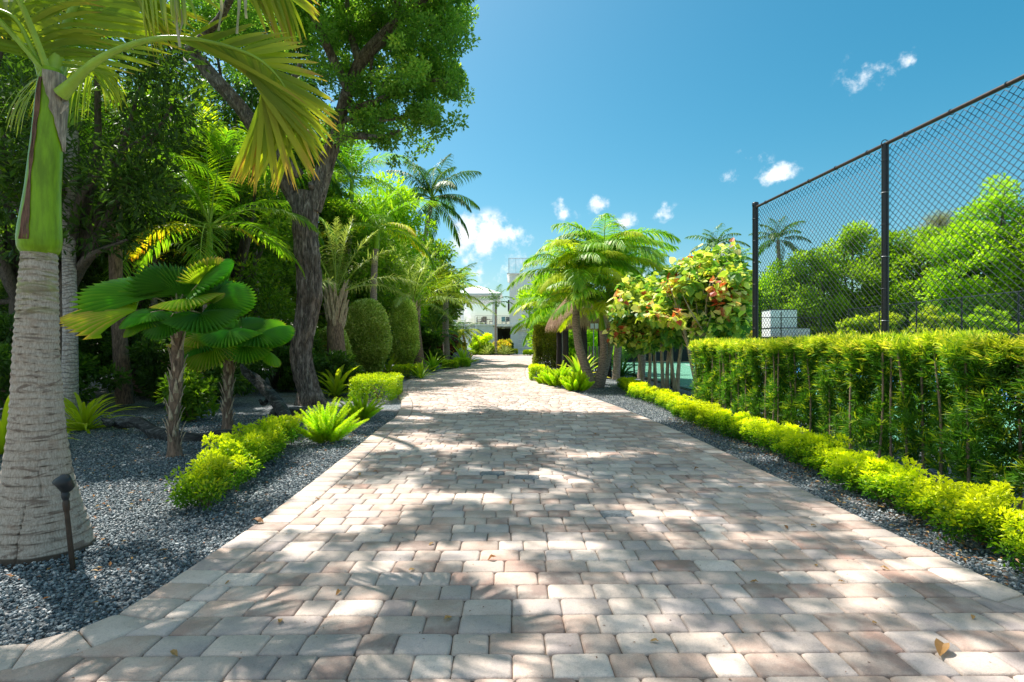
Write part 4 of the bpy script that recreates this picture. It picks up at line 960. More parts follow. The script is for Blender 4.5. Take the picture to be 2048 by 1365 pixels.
for q in ((690, 1, 622, 372, .07), (2, 1, 545, 290, .05)): 
    c = tp_(q[2], q[3], TD-.22); tube(mb, [c+Vector((0, .1, -.03)), c, c+Vector((.02, -.07, .03))], [q[4], q[4]*.9, q[4]*.75], 10)
mb.build('trunk', M['bark'], big, smooth=True)
cl = []
def cz(px, py, y, sx, sy, syd, n, r):
    """clumps about a pixel/depth region of the crown"""
    for _ in range(n):
        p = tp_(min(px+rng.normal(0, sx), 925), py+rng.normal(0, sy), y); cl.append((p.x, p.y+rng.normal(0, syd), p.z, r*rng.uniform(.6, 1.3)))
cz(905, 30, 10.9, 18, 45, .5, 26, .26); cz(905, 150, 10.8, 10, 35, .4, 12, .20); cz(850, 100, 11, 35, 60, .6, 46, .28); cz(840, 215, 11, 26, 28, .5, 24, .22); cz(770, 205, 11.3, 40, 45, .6, 28, .25)
cz(735, 20, 11.4, 40, 25, .6, 16, .26); cz(790, 285, 11.2, 25, 14, .4, 10, .18); cz(720, 255, 11.5, 25, 20, .5, 10, .22); cz(800, 30, 11.2, 60, 30, .7, 26, .3); cz(640, 20, 11.8, 50, 35, .6, 34, .26); cz(700, 60, 11.6, 40, 40, .6, 26, .25); cz(720, 180, 11.8, 35, 45, .5, 24, .24); cz(480, 20, 12.5, 60, 40, .8, 26, .3); cz(400, -20, 12.8, 60, 40, .8, 24, .3); cz(560, 20, 12, 60, 30, .7, 12, .28)
def cw(x, y, z, sx, sy, sz, n, r):  # unseen crown clumps above the frame, placed to dapple the driveway with shade
    for _ in range(n): cl.append((x-tb.x+rng.normal(0, sx), y-tb.y+rng.normal(0, sy), z+rng.normal(0, sz), r*rng.uniform(.6, 1.35)))
cw(-3.2, 10.8, 9.3, 1.2, 1.0, .6, 50, .36); cw(-1.8, 9.2, 9.0, .7, .9, .5, 26, .34); cw(-2.6, 7.8, 8.6, 1.0, .7, .5, 26, .32); cw(-7.6, 11.8, 9.8, 1.3, 1.2, .6, 9, .34); cw(-4.6, 8.2, 8.6, .9, .9, .5, 24, .34)
cw(-3.6, 5.8, 8.4, 1., .7, .5, 44, .17); cw(-2.2, 6.4, 8.2, .9, .7, .5, 40, .17); cw(-.9, 7.0, 8.4, .7, .6, .3, 26, .16); cw(-4.8, 5.2, 8.2, .9, .6, .4, 30, .17); cw(-.9, 8.6, 9.0, .6, .5, .3, 26, .18); cw(-1.6, 5.0, 8.2, 1., .6, .3, 26, .16); cw(.3, 5.8, 7.8, .8, .6, .3, 18, .15); cw(-3.4, 4.4, 8.0, .9, .5, .3, 22, .16)
mb = MB(); cln = np.array(cl); mb2 = MB()
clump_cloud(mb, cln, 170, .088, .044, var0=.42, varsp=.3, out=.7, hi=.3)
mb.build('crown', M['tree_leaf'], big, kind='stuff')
mb = MB()
for c in cln[::3]:
    e = Vector(c[:3]); s = e+Vector((random.uniform(-.35, .0), random.uniform(-.2, .2), random.uniform(-.3, .05))); tube(mb, [s, s.lerp(e, .5)+Vector((0, 0, .06)), e], [.010, .007, .004], 5, cap=False)
mb.build('twigs', M['bark_dark'], big, kind='stuff')

# ------------------------------------------------------------------ driftwood and stump
db = G(420, 876); dw = thing('driftwood', 'long twisted dead branch of silvery driftwood lying on the gravel', 'driftwood', (db.x, db.y, -.03))
def dp(px, py, y, dz=0): return A(px, py, y)-Vector((db.x, db.y, -.03-dz))
def ddisp(i, a, p): return 1+.35*mnoise.noise(Vector((math.cos(a)*1.8, math.sin(a)*1.8, p.x*1.6)))-.16*abs(mnoise.noise(Vector((math.cos(a)*6, math.sin(a)*6, p.x*2.5))))
mb = MB()
def dbranch(P, r, n=60, sd=20): tube(mb, spline([dp(*p) for p in P], n), interp(np.linspace(0, 1, len(r)), [x*9.0/F for x in r], n), sd, disp=ddisp)
dbranch([(205, 838, 7.6), (240, 848, 7.5), (275, 845, 7.4), (310, 866, 7.2), (350, 876, 7.0), (400, 880, 6.95), (450, 873, 7.0), (500, 872, 7.05), (525, 852, 7.2), (545, 858, 7.15), (570, 862, 7.2)], [3, 7, 9, 10, 11, 9, 10, 7, 11, 9, 8])
dbranch([(578, 862, 7.2), (572, 835, 7.5), (555, 805, 7.9), (530, 780, 8.2), (508, 758, 8.4), (492, 745, 8.5), (482, 728, 8.5)], [12, 10, 11, 10, 9, 7, 2], 50)
dbranch([(515, 765, 8.4), (505, 752, 8.3), (494, 738, 8.2)], [5, 4, 1], 16, 10); dbranch([(540, 795, 8.1), (527, 808, 8.0), (519, 800, 7.9)], [5, 4, 2], 14, 10)
dbranch([(228, 845, 7.5), (218, 852, 7.3), (206, 846, 7.2)], [4, 3, 1], 12, 8); dbranch([(556, 858, 7.3), (545, 835, 7.6), (552, 818, 7.8)], [8, 7, 5], 20, 12)
mb.build('branch', M['driftwood'], dw, smooth=True)
sb = G(597, 828); st = thing('tree_stump', 'low weathered stump with a flat pale top at the foot of the forked tree', 'stump', (sb.x, sb.y, -.03))
mb = MB(); tube(mb, [(0, 0, -.05), (0, 0, .06), (0, 0, .115)], [.15, .12, .13], 24, disp=lambda i, a, p: 1+.2*mnoise.noise(Vector((math.cos(a)*2, math.sin(a)*2, p.z*5)))); mb.build('stump_body', M['bark_dark'], st, smooth=True)
mb = MB(); tube(mb, [(0, 0, .112), (0, 0, .135)], [.19, .18], 24, disp=lambda i, a, p: 1+.25*mnoise.noise(Vector((math.cos(a)*1.5, math.sin(a)*1.5, 2)))); mb.build('flat_top', M['driftwood'], st)

# ------------------------------------------------------------------ low planting, left
def foxtail(label, base, n, Ln, sz, group='foxtail ferns by the driveway'):
    t = thing('foxtail_fern', label, 'fern', base, 0, group); 
    for k in range(n):
        a = k*2.4+random.uniform(-.3, .3); q = (k+.5)/n; el = R(88-44*q+random.uniform(-6, 6)); L_ = Ln*random.uniform(.7, 1.08)*(1-.15*q); m = 34
        tt = np.linspace(0, 1, m); e = el-.35*tt; P = np.column_stack([np.cumsum(np.cos(e)*math.cos(a))*L_/m, np.cumsum(np.cos(e)*math.sin(a))*L_/m, np.cumsum(np.sin(e))*L_/m]); P[:, :2] += np.array([math.cos(a), math.sin(a)])*.09*sz*q
        idx = np.repeat(np.arange(2, m), 30); C = P[idx]+rng.normal(0, .002, (len(idx), 3)); T = unit(np.gradient(P, axis=0))[idx]
        D = unit(unit(np.cross(T, sphere(len(idx))))+T*.55); Lf = .055*sz*np.interp(idx/m, [0, .15, .55, 1], [.35, .95, .85, .25])
        mb = MB(); leaf_quads(mb, C, D, Lf, Lf*.13, np.clip(.35+.4*idx/m+rng.normal(0, .12, len(idx)), 0, 1)); tube(mb, P[::6], .003, 4, .3); mb.build('plume', M['fern'], t)
    return t
f1 = G(652, 882); foxtail('larger lime green foxtail fern with upright plumes, nearest the paving', (f1.x, f1.y, -.03), 38, .62, 1.1)
f2 = G(722, 838); foxtail('smaller darker foxtail fern behind the larger one, in front of the clipped mound', (f2.x, f2.y, -.03), 28, .52, 1.0)
def dur_variant(i, W_=.52, D_=.5, H_=.36, n=2600):
    cl = []; 
    for _ in range(26): cl.append((rng.uniform(-W_/2, W_/2)*.8, rng.uniform(-D_/2, D_/2)*.85, rng.uniform(.10, H_-.07), rng.uniform(.06, .11)))
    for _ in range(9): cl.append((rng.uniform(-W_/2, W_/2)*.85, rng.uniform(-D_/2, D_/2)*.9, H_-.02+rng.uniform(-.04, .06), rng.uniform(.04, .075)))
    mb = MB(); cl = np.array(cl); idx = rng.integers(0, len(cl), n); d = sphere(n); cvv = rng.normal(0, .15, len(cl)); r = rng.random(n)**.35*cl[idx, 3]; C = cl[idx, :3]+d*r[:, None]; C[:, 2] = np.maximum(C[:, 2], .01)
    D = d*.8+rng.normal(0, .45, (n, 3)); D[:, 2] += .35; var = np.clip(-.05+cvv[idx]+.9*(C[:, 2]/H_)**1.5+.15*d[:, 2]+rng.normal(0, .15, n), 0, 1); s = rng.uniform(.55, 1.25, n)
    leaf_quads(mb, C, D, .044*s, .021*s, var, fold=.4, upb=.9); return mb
def duranta_row(label, pts, mat, group, sz=(1, 1, 1), nvar=6, n=2600, label_first=None, name='golden_shrub', lw=1.0):
    vs_ = [dur_variant(i, n=n).mesh('foliage', mat) for i in range(nvar)]
    sm_ = []
    for i in range(3):
        mb = MB(); limbs(mb, (0, 0, -.02), .008, [(random.uniform(-.2, .2), random.uniform(-.2, .2), random.uniform(.15, .3)) for _ in range(10)], sides=4); sm_.append(mb.mesh('stems', M['stem']))
    for k, p in enumerate(pts):
        t = thing(name, label.replace('#', ORD[k]), 'shrub', (p[0], p[1], -.03), 0, group); s = random.uniform(.9, 1.1)
        mt = Matrix.Rotation(random.choice((0, math.pi))+random.uniform(-.25, .25), 4, 'Z') @ Matrix.Diagonal((sz[0]*s, sz[1]*s, sz[2]*s*random.uniform(.92, 1.1), 1))
        link('foliage', random.choice(vs_), t, kind='stuff', mat4=mt); link('stems', random.choice(sm_), t, mat4=mt)
rowR = []; yv = 2.35
while yv < 15.8:
    rowR.append((3.12+.08*math.sin(yv*1.3)+(.15 if yv > 13 else 0), yv)); yv += .35 if yv < 8 else .40
duranta_row('golden yellow shrub, # from the near end of the low row on the right', rowR, M['gold_leaf'], 'golden shrubs of the low row on the right', (1.0, .74, .72), n=2900, nvar=8)
rowL = [(-2.40, 4.15), (-2.50, 4.55), (-2.60, 4.95), (-2.68, 5.35), (-2.76, 5.75), (-2.82, 6.15), (-2.86, 6.5)]
duranta_row('leafy green shrub, # from the near end of the short low row on the left', rowL, M['duranta'], 'green shrubs of the short row on the left', (.9, .9, .85), nvar=4, n=2900, name='green_shrub')
def hedge(label, px0, px1, pyb, hpx, depth, mat='gold_leaf', rz=0, n=5000, cat='hedge', name='low_hedge', L=.05, var0=.5, jit=.05, Y=None, hi=.5, fill=.25):
    c = G((px0+px1)/2, pyb) if Y is None else A((px0+px1)/2, pyb, Y); s = c.y/F
    return clipped(name, label, cat, (c.x, c.y+depth/2, -.03 if Y is None else c.z), rz, 'box', ((px1-px0)*s, depth, hpx*s), n, L, L*.5, M[mat], jit, var0=var0, hi=hi, fill=fill)
hedge('flat topped bright green clipped mound at the paving edge near the forked tree', 690, 772, 804, 44, 2.2, 'duranta', n=14000, L=.05, var0=.6, rz=.1)
hedge('short clipped golden hedge in front of the two tall oval shrubs', 784, 832, 757, 22, 1.4, n=6000, L=.07, var0=.45)
hedge('small yellow green hedge near the red leaved bush', 884, 912, 737, 13, 1.2, 'gold_leaf', n=3500, L=.08, var0=.4)
hedge('small dark green hedge beside the yellow one near the red leaved bush', 908, 936, 735, 15, 1.2, 'duranta', n=3500, L=.08, var0=.4)
hedge('dark low hedge right of the staircase foot', 927, 948, 711, 8, 2, 'mid_leaf', n=2000, L=.16, var0=.4)
hedge('left of the two long yellow hedges before the house', 957, 981, 708.5, 6, 1.6, n=3000, L=.16, Y=68)
hedge('right and longer of the two yellow hedges before the house', 986, 1034, 708.5, 8, 1.6, n=4500, L=.16, Y=67)
hedge('short yellow hedge in front of the garage', 1048, 1074, 710.5, 7.5, 1.5, n=3000, L=.16, Y=62)
hedge('short golden hedge left of the ferns on the right kerb', 1062, 1090, 762, 28, 1.0, n=5000, L=.06, var0=.5)
c = G(1096, 741); clipped('tall_hedge', 'tall clipped rectangular bronze green hedge block beside the thatched hut', 'hedge', (c.x+.05, c.y+.8, -.03), 0, 'box', (1.35, 1.7, 2.15), 26000, .085, .045, M['croton_leaf'], .08, var0=.22, hi=.25)
for (px, pyb, w_, h_, lb_) in ((727, 757, 86, 152, 'tall oval clipped shrub with cream edged leaves, nearer the forked tree'), (802, 743, 58, 142, 'tall oval clipped shrub with cream edged leaves, farther along the driveway'), (655, 772, 60, 110, 'oval clipped variegated shrub half hidden behind the forked trunk')):
    c = G(px, pyb); s = c.y/F; clipped('oval_shrub', lb_, 'shrub', (c.x, c.y+.5, .0), 0, 'oval', (w_*s, w_*s, h_*s), 21000, .105, .058, M['varieg_leaf'], .07, var0=.5, hi=.25, group='oval clipped shrubs', z0=.12)
# ground plants
def gp(px, py): v = G(px, py); return (v.x, v.y, -.03)
strap_plant('ginger_plant', 'yellow and green striped ginger clump at the foot of the second ringed palm', gp(168, 858), 64, .80, .055, 'bright_leaf', e=(15, 78), bend=75, var0=.35, tip=.5)
strap_plant('ginger_plant', 'yellow green ginger clump at the left photo edge behind the big palm', gp(5, 905), 48, .85, .065, 'bright_leaf', e=(15, 78), bend=70, var0=.45, tip=.5)
strap_plant('ginger_plant', 'broad leaved green and yellow clump around the foot of the shaggy palm', gp(672, 792), 36, 1.0, .12, 'bright_leaf', e=(25, 82), bend=60, var0=.3, tip=.4)
strap_plant('bromeliad', 'yellow bromeliad rosette next to the short golden hedge', gp(842, 757), 22, .75, .10, 'gold_leaf', e=(30, 80), bend=35, var0=.35, tip=.5)
strap_plant('bromeliad', 'green strap leaved clump behind the yellow bromeliad', gp(866, 742), 34, 1.1, .11, 'frond_green', e=(25, 80), bend=50, var0=.5, tip=.5)
strap_plant('bromeliad', 'bright green strap leaved clump at the far left bend of the paving', gp(928, 732), 30, 1.35, .14, 'frond_green', e=(30, 85), bend=40, var0=.6, tip=.4)
strap_plant('bromeliad', 'low orange tipped yellow rosette beside the grey rock', gp(938, 726), 20, .9, .16, 'croton_leaf', e=(25, 75), bend=35, var0=.6, tip=.4)
strap_plant('bromeliad', 'large rosette of glossy bright green straps behind the three stemmed palm', gp(1160, 762), 30, 1.15, .14, 'fan_leaf', e=(25, 80), bend=45, var0=.75, tip=.2)
strap_plant('cycad', 'dark green cycad with stiff arching leaves beside the three stemmed palm', gp(1243, 752), 34, 1.15, .10, 'frond_dark', e=(15, 75), bend=50, var0=.5, tip=.2)
for (px, py, nn, s, lb_) in ((1118, 772, 28, 1.25, 'golden foxtail fern at the kerb in front of the hedge block'), (1152, 781, 22, 1.0, 'green foxtail fern at the foot of the three stemmed palm'), (1096, 768, 18, .9, 'small golden fern between the short hedge and the larger fern')):
    foxtail(lb_, gp(px, py), nn, .62*s, 1.9, 'ferns at the right kerb')
strap_plant('ginger_plant', 'low yellow green plant in the far left bed between the oval shrubs', gp(775, 745), 20, 1.0, .16, 'bright_leaf', e=(25, 80), bend=40)
c = gp(881, 728); shrub('red_bush', 'dark red and bronze leaved bush beside the grey rock', c, (1.25, 1.1, .95), 9000, .16, .075, M['red_leaf'], var0=.4, ncl=40, cat='bush')
c = gp(948, 722)
rk = thing('garden_rock', 'rough grey rock at the far left bend of the driveway', 'rock', (A(924, 700, 33).x, 33, 0)); mb = MB(); V = []; 
for i in range(13):
    for k in range(20):
        th = math.pi*i/12; ph = 2*math.pi*k/20; d = Vector((math.sin(th)*math.cos(ph), math.sin(th)*math.sin(ph), math.cos(th))); r = 1+.45*mnoise.noise(d*1.7)+.2*mnoise.noise(d*4); V.append((d.x*.62*r, d.y*.5*r, d.z*.6*r+.3))
mb.add(V, [(i*20+k, i*20+(k+1) % 20, (i+1)*20+(k+1) % 20, (i+1)*20+k) for i in range(12) for k in range(20)]); mb.build('rock_body', M['rock'], rk)
# ------------------------------------------------------------------ left forest
FR = 'broadleaf trees behind the garden bed on the left'
for i, a in enumerate([
    ('dark leaved tree filling the upper left corner behind the big palm', (-7.7, 8.9, 0), 6, ((1.1, -.9, 4.6), (1.7, .9, 2.2)), 62, .40, 150, .15, .045, 'dark_leaf'),
    ('dark leaved tree at the left edge behind the second ringed palm', (-9.6, 10.2, 0), 6, ((0, 0, 4.9), (2.0, 1.2, 3.1)), 90, .45, 150, .15, .045, 'dark_leaf'),
    ('dark glossy tree right of the ringed trunks, behind the fan palms', (-10.2, 14.0, 0), 8, ((.3, 0, 4.8), (2.4, 1.3, 3.6)), 120, .5, 150, .16, .05, 'dark_leaf'),
    ('dark broad tree at the left edge behind the ginger clump', (-12.5, 12.5, 0), 8, ((0, 0, 4.8), (3.0, 1.8, 4.2)), 130, .6, 150, .18, .06, 'dark_leaf'),
    ('green tree behind the orange tipped palm', (-10.2, 17.5, 0), 9, ((0, 0, 4.6), (3.0, 1.6, 4.3)), 120, .65, 150, .2, .08, 'mid_leaf'),
    ('sunlit green tree behind the forked trunk', (-9.2, 18.2, 0), 7, ((0, 0, 4.2), (2.0, 1.5, 3.6)), 100, .55, 140, .18, .08, 'mid_leaf'),
    ('tall dark tree far back at the left edge', (-18, 20, 0), 12, ((0, 0, 6.5), (4, 2, 6)), 140, .9, 140, .26, .1, 'dark_leaf'),
    ('tall tree far behind the orange tipped palm', (-12.5, 25, 0), 12, ((0, 0, 6.2), (4.2, 2, 5.6)), 140, .95, 140, .28, .12, 'mid_leaf'),
    ('dense green tree behind the oval shrubs', (-8.6, 27, 0), 8, ((0, 0, 4.6), (2.6, 1.8, 3.9)), 110, .75, 150, .22, .1, 'mid_leaf'),
    ('green tree below the coconut palm', (-7.8, 38, 0), 9, ((0, 0, 5.0), (3.0, 2, 4.6)), 110, .9, 130, .3, .13, 'mid_leaf'),
    ('bright tree beside the terrace at the end of the left bed', (-8.9, 50, 0), 6, ((0, 0, 3.2), (2.4, 2, 2.8)), 80, .8, 130, .32, .16, 'court_leaf'),
    ('leafy green tree between the silver palm and the slim straight palm', (-8.3, 24.5, 0), 8, ((0, 0, 4.4), (2.0, 1.4, 3.6)), 110, .6, 140, .2, .1, 'mid_leaf'),
    ('yellow green tree behind the slim straight palm', (-7.4, 31.5, 0), 10, ((0, 0, 6.0), (2.4, 1.6, 5.2)), 110, .75, 140, .26, .12, 'court_leaf'),
    ('green tree hiding the stem of the coconut palm', (-6.6, 42, 0), 10, ((0, 0, 5.2), (2.4, 1.6, 4.8)), 100, .85, 130, .3, .14, 'mid_leaf'),
    ('bright tree at the far left edge behind the dark thicket', (-20, 27, 0), 14, ((0, 0, 7), (5, 2, 7)), 150, 1.1, 130, .32, .14, 'mid_leaf'),
    ('dark tree closing the gap behind the second ringed palm', (-13.5, 14.5, 0), 7, ((0, 0, 2.6), (3.4, 1.4, 2.6)), 90, .6, 150, .18, .07, 'dark_leaf'),
    ('green tree behind the feather palm with the orange tipped frond', (-8.0, 15.0, 0), 7, ((0, 0, 4.4), (1.8, 1.2, 3.4)), 90, .5, 130, .17, .07, 'mid_leaf'),
    ('very tall dense tree behind the leaning limb of the forked tree', (-11.8, 22, 0), 18, ((0, 0, 11), (4.2, 2, 6.5)), 190, .9, 150, .24, .1, 'dark_leaf'),
    ('tall leafy tree filling the gap behind the fork of the big tree', (-10.2, 27, 0), 13, ((0, 0, 8), (2.6, 1.8, 5.2)), 130, .75, 150, .22, .1, 'mid_leaf'),
    ('tall dark tree behind the bright tree near the terrace', (-12, 46, 0), 12, ((0, 0, 5.5), (4.5, 2.5, 5.2)), 110, 1.2, 130, .36, .16, 'mid_leaf')]):
    broadleaf(a[0], a[1], a[2], a[3], a[4], a[5], a[6], a[7], a[8], M[a[9]], tr=.14+.02*(i % 3), group=FR, low=.6)
for i, (b, rd, n_, mt, lb_) in enumerate([((-8.9, 9.6, 0), (1.5, .9, .85), 8000, 'dark_leaf', 'dark understory shrub left of the nearer fan palm'), ((-6.6, 10.9, 0), (1.2, .8, .75), 7500, 'dark_leaf', 'dark understory shrub behind the fan palms'),
    ((-11, 11.0, 0), (1.6, .9, 1.1), 8000, 'dark_leaf', 'dark shrub at the left edge behind the palm trunks'), ((-7.6, 13.6, 0), (1.5, .8, 1.2), 8000, 'dark_leaf', 'dark shrub between the fan palms and the forked tree'),
    ((-5.25, 8.6, 0), (.36, .34, .42), 1500, 'mid_leaf', 'thin twiggy bush between the two fan palms'), ((-6.9, 17.0, 0), (1.3, .9, 1.0), 6500, 'mid_leaf', 'green shrub behind the forked trunk'),
    ((-6.3, 22.5, 0), (1.0, .9, 1.3), 6500, 'dark_leaf', 'dark shrub between the two oval shrubs'), ((-5.2, 29.5, 0), (1.3, 1.0, 1.2), 7000, 'dark_leaf', 'dark rounded shrub left of the red leaved bush'),
    ((-5.4, 36.5, 0), (1.6, 1.0, 1.2), 7000, 'court_leaf', 'bright green shrub behind the red leaved bush'), ((-8.6, 31, 0), (2.6, 1.5, 1.7), 8000, 'mid_leaf', 'green thicket behind the farther oval shrub'), ((-5.6, 44, 0), (1.9, 1.4, 1.3), 6000, 'croton_leaf', 'yellow green shrub beside the staircase'),
    ((-8.6, 12.6, 0), (1.8, .8, 1.0), 8000, 'dark_leaf', 'dark low shrub behind the brown spotted palm trunk'), ((-5.9, 14.6, 0), (1.0, .7, .8), 5000, 'dark_leaf', 'dark low shrub left of the forked trunk'), ((-4.6, 13.6, 0), (.7, .5, .5), 3000, 'dark_leaf', 'small dark shrub right behind the forked trunk'),
    ((-16, 15, 0), (3.0, 1.5, 1.9), 9000, 'dark_leaf', 'dark thicket at the far left edge'), ((-12.5, 20, 0), (3.5, 1.5, 2.0), 9000, 'mid_leaf', 'green thicket far behind the fan palms')]):
    shrub('understory_shrub', lb_, b, rd, n_, .13 if b[1] < 20 else .22, .05 if b[1] < 20 else .10, M[mt], 'understory shrubs of the left bed', var0=.35, ncl=34)
# dark cane clump
cb = G(545, 778); ct = thing('cane_clump', 'dark fanning clump of bare canes left of the forked trunk', 'shrub', (cb.x, cb.y+.4, -.03)); mb = MB()
for k in range(46):
    a = random.uniform(0, 6.28); sp_ = random.uniform(.1, .8); h = random.uniform(1.0, 1.7); tube(mb, spline([(math.cos(a)*.15, math.sin(a)*.15, 0), (math.cos(a)*(.15+sp_*.4), math.sin(a)*(.15+sp_*.4), h*.6), (math.cos(a)*(.2+sp_), math.sin(a)*(.2+sp_), h)], 6), [.013, .012, .011, .01, .008, .005], 5)
mb.build('canes', M['bark_dark'], ct); mb = MB(); clump_cloud(mb, ell_clumps((0, 0, 1.55), (.8, .6, .35), 22, .25), 120, .14, .03, .25); mb.build('foliage', M['dark_leaf'], ct, kind='stuff')
# ringed trunks behind
px_ = frond_set(2.4, .6, .035, 'frond_green', 34)
b_ = G(138, 852); palm('palm_tree', 'second slender ringed palm trunk right behind the big foreground palm', (b_.x, b_.y, -.03), [(0, 0, 0), (.02, 0, 1.5), (.0, 0, 3.0), (.05, 0, 4.6)], [.12, .095, .085, .08], px_, 8, .09, 'palm_bark', (.6, .1, .06))
b_ = A(236, 700, 11); palm('palm_tree', 'brown spotted palm trunk in the shade behind the second ringed trunk', (b_.x, 11, 0), [(.15, 0, 0), (.05, 0, 1.2), (-.05, 0, 3), (0, 0, 5.2)], [.17, .14, .12, .11], px_, 9, .11, 'boot_bark')
# feather palms
fg = frond_set(2.3, .55, .04, 'frond_green', 38, droop=.5); fy = frond_set(2.1, .5, .04, 'frond_yellow', 34, droop=.6, es=((18, -62), (12, -70)), tip=.55)
b_ = A(412, 700, 10.6); t = palm('palm_tree', 'feather palm with a slim trunk and one orange tipped drooping frond, above the fan palms', (b_.x, 10.6, -.03), [(0, 0, 0), (-.02, 0, 1.3), (.05, 0, 2.4), (.06, 0, 2.9)], [.10, .08, .07, .07], fg, 13, .08, 'palm_bark_far', (.8, .075, .045), rz0=.4)
tt_ = Vector((.07, 0, 3.62))
for az, me, s in ((172, fy[0], .95), (205, fy[1], .75), (5, fy[0], .5)): link('frond', me, t, mat4=Matrix.Translation(tt_) @ Matrix.Rotation(R(az), 4, 'Z') @ Matrix.Diagonal((s, s, s, 1)))
ub = make_frond(2.4, 88, 70, 40, .55, .045, [M['fern'], M['rachis']], vlift=.05, droop=.25, a0=65, a1=30)
link('frond', ub, t, mat4=Matrix.Translation(tt_) @ Matrix.Rotation(R(-80), 4, 'Z'))
fa = frond_set(2.4, .5, .045, 'frond_green', 36)
b_ = A(300, 700, 13.5); t = palm('palm_tree', 'small feather palm with orange aged fronds deep in the trees on the left', (b_.x, 13.5, -.03), [(0, 0, 0), (.1, 0, 1.5), (.1, 0, 3.6)], [.09, .08, .07], [fy[0], fa[0], fa[1], fa[2], fa[3]], 11, .1)
b_ = A(505, 700, 16); palm('palm_tree', 'feather palm with hanging fronds just left of the forked trunk', (b_.x, 16, -.03), [(0, 0, 0), (.1, 0, 2.5), (.0, 0, 5.6)], [.12, .10, .08], fa, 14, .1, scale=(1.1, 1.35))
b_ = A(560, 700, 19); palm('palm_tree', 'tall feather palm behind the leaning limb of the forked tree', (b_.x, 19, -.03), [(0, 0, 0), (-.1, 0, 3.5), (-.3, 0, 8.6)], [.14, .11, .09], frond_set(3.0, .8, .06, 'frond_dark', 34, droop=.9), 14, .1, scale=(.9, 1.2))
b_ = A(748, 760, 22); palm('palm_tree', 'slim straight palm trunk with yellowing fronds rising behind the nearer oval shrub', (b_.x, 22, -.03), [(.02, 0, 0), (-.03, 0, 2.5), (.02, 0, 4.6), (.08, 0, 5.3)], [.17, .15, .13, .12], [frond_set(3.0, .7, .055, 'frond_yellow', 36, es=((10, -55),), tip=.3)[0]]+frond_set(3.0, .75, .055, 'frond_green', 38, droop=.7), 15, .13, 'palm_bark_brown', (.9, .12, .07), rz0=.9, scale=(.8, 1.05))
b_ = A(692, 700, 25); palm('palm_tree', 'thin pale ringed palm stem behind the shaggy silver palm', (b_.x, 25, -.03), [(0, 0, 0), (.1, 0, 4), (.25, 0, 8.2)], [.13, .11, .1], frond_set(3.2, .8, .06, 'frond_green', 34), 14, .12, 'palm_bark', (1.1, .12, .07))
b_ = A(672, 755, 15.5); fs2 = frond_set(2.7, .42, .02, 'frond_silver', 60, es=((30, -30), (55, 5), (72, 40), (84, 66)), plumose=.35, droop=.5, rr=.022)
palm('silver_palm', 'shaggy palm with dark trunk, dry leaf bases and silvery fronds right of the forked tree', (b_.x, 15.5, -.03), [(.08, 0, 0), (.03, 0, .9), (-.02, 0, 1.7), (0, 0, 2.7)], [.26, .27, .24, .17], fs2, 15, .09, 'boot_bark', boots=30, scale=(.85, 1.05))
b_ = A(828, 755, 27); fs3 = frond_set(4.3, .55, .035, 'frond_silver', 64, es=((20, -45), (45, -15), (66, 15), (80, 45)), plumose=.3, droop=.5, rr=.04, var0=.7)
fs3b = frond_set(4.2, .55, .045, 'frond_green', 64, es=((25, -40), (50, -12), (70, 20)), plumose=.3, droop=.5, rr=.04, var0=.7)
palm('date_palm', 'large feathery palm with bright arching plumes above the farther oval shrub', (b_.x, 27, -.03), [(.3, 0, 0), (.15, 0, 1.3), (0, 0, 2.6), (-.05, 0, 3.2)], [.30, .28, .28, .22], [fs3[0], fs3b[0], fs3[1], fs3b[1], fs3[2], fs3[3]], 22, .12, 'boot_bark', boots=24, scale=(.8, 1.05))
b_ = A(900, 700, 31); palm('date_palm', 'yellowish feathery palm right of the large bright one', (b_.x-.5, 33, -.03), [(.1, 0, 0), (0, 0, 2), (0, 0, 4.4)], [.22, .2, .16], frond_set(3.0, .6, .05, 'frond_yellow', 50, es=((15, -60), (40, -30), (62, 10)), plumose=.2, droop=.7, tip=.2, var0=.25), 17, .12, scale=(.75, 1.))
b_ = A(866, 700, 35); fc = frond_set(4.2, 1.0, .075, 'frond_dark', 48, es=((-15, -80), (5, -65), (30, -45), (55, -20), (75, 15)), droop=1.3, rr=.04, tip=.15)
palm('coconut_palm', 'tall coconut palm with dark drooping fronds against the sky', (b_.x-.5, 35, -.03), [(-.6, 0, 0), (-.3, 0, 5), (.0, 0, 8.5), (.45, 0, 11.0)], [.22, .17, .15, .13], fc, 21, .16, 'palm_bark_far', nuts=9, scale=(.85, 1.1))
b_ = A(868, 720, 32); palm('small_palm', 'short dark palm cluster behind the red leaved bush', (b_.x, 32, -.03), [(0, 0, 0), (-.1, 0, 1.0), (0, 0, 1.9)], [.14, .12, .1], frond_set(2.0, .5, .05, 'frond_dark', 36, es=((10, -60), (35, -35), (60, 0), (75, 30))), 17, .1, scale=(.9, 1.2))
fp_ = frond_set(2.0, .5, .06, 'frond_dark', 34, es=((5, -70), (30, -50), (55, -20)))
fpy = frond_set(2.0, .5, .06, 'frond_yellow', 34, es=((5, -70), (30, -50), (55, -20)), var0=.2, tip=.1)
b_ = A(928, 710, 45); palm('small_palm', 'small two tone palm with arching yellow green crown before the staircase', (b_.x, 45, -.03), [(.2, 0, 0), (.1, 0, 1.3), (-.1, 0, 2.3)], [.14, .12, .1], [fpy[0], fp_[1], fpy[1], fp_[2]], 18, .12, rz0=2, scale=(.9, 1.15))
b_ = A(905, 700, 46); palm('small_palm', 'slanting small palm stem left of the two tone palm', (b_.x-.3, 46, -.03), [(-.3, 0, 0), (.1, 0, 1.4), (.7, 0, 2.6)], [.13, .11, .09], fp_, 12, .12, scale=(.7, .9))
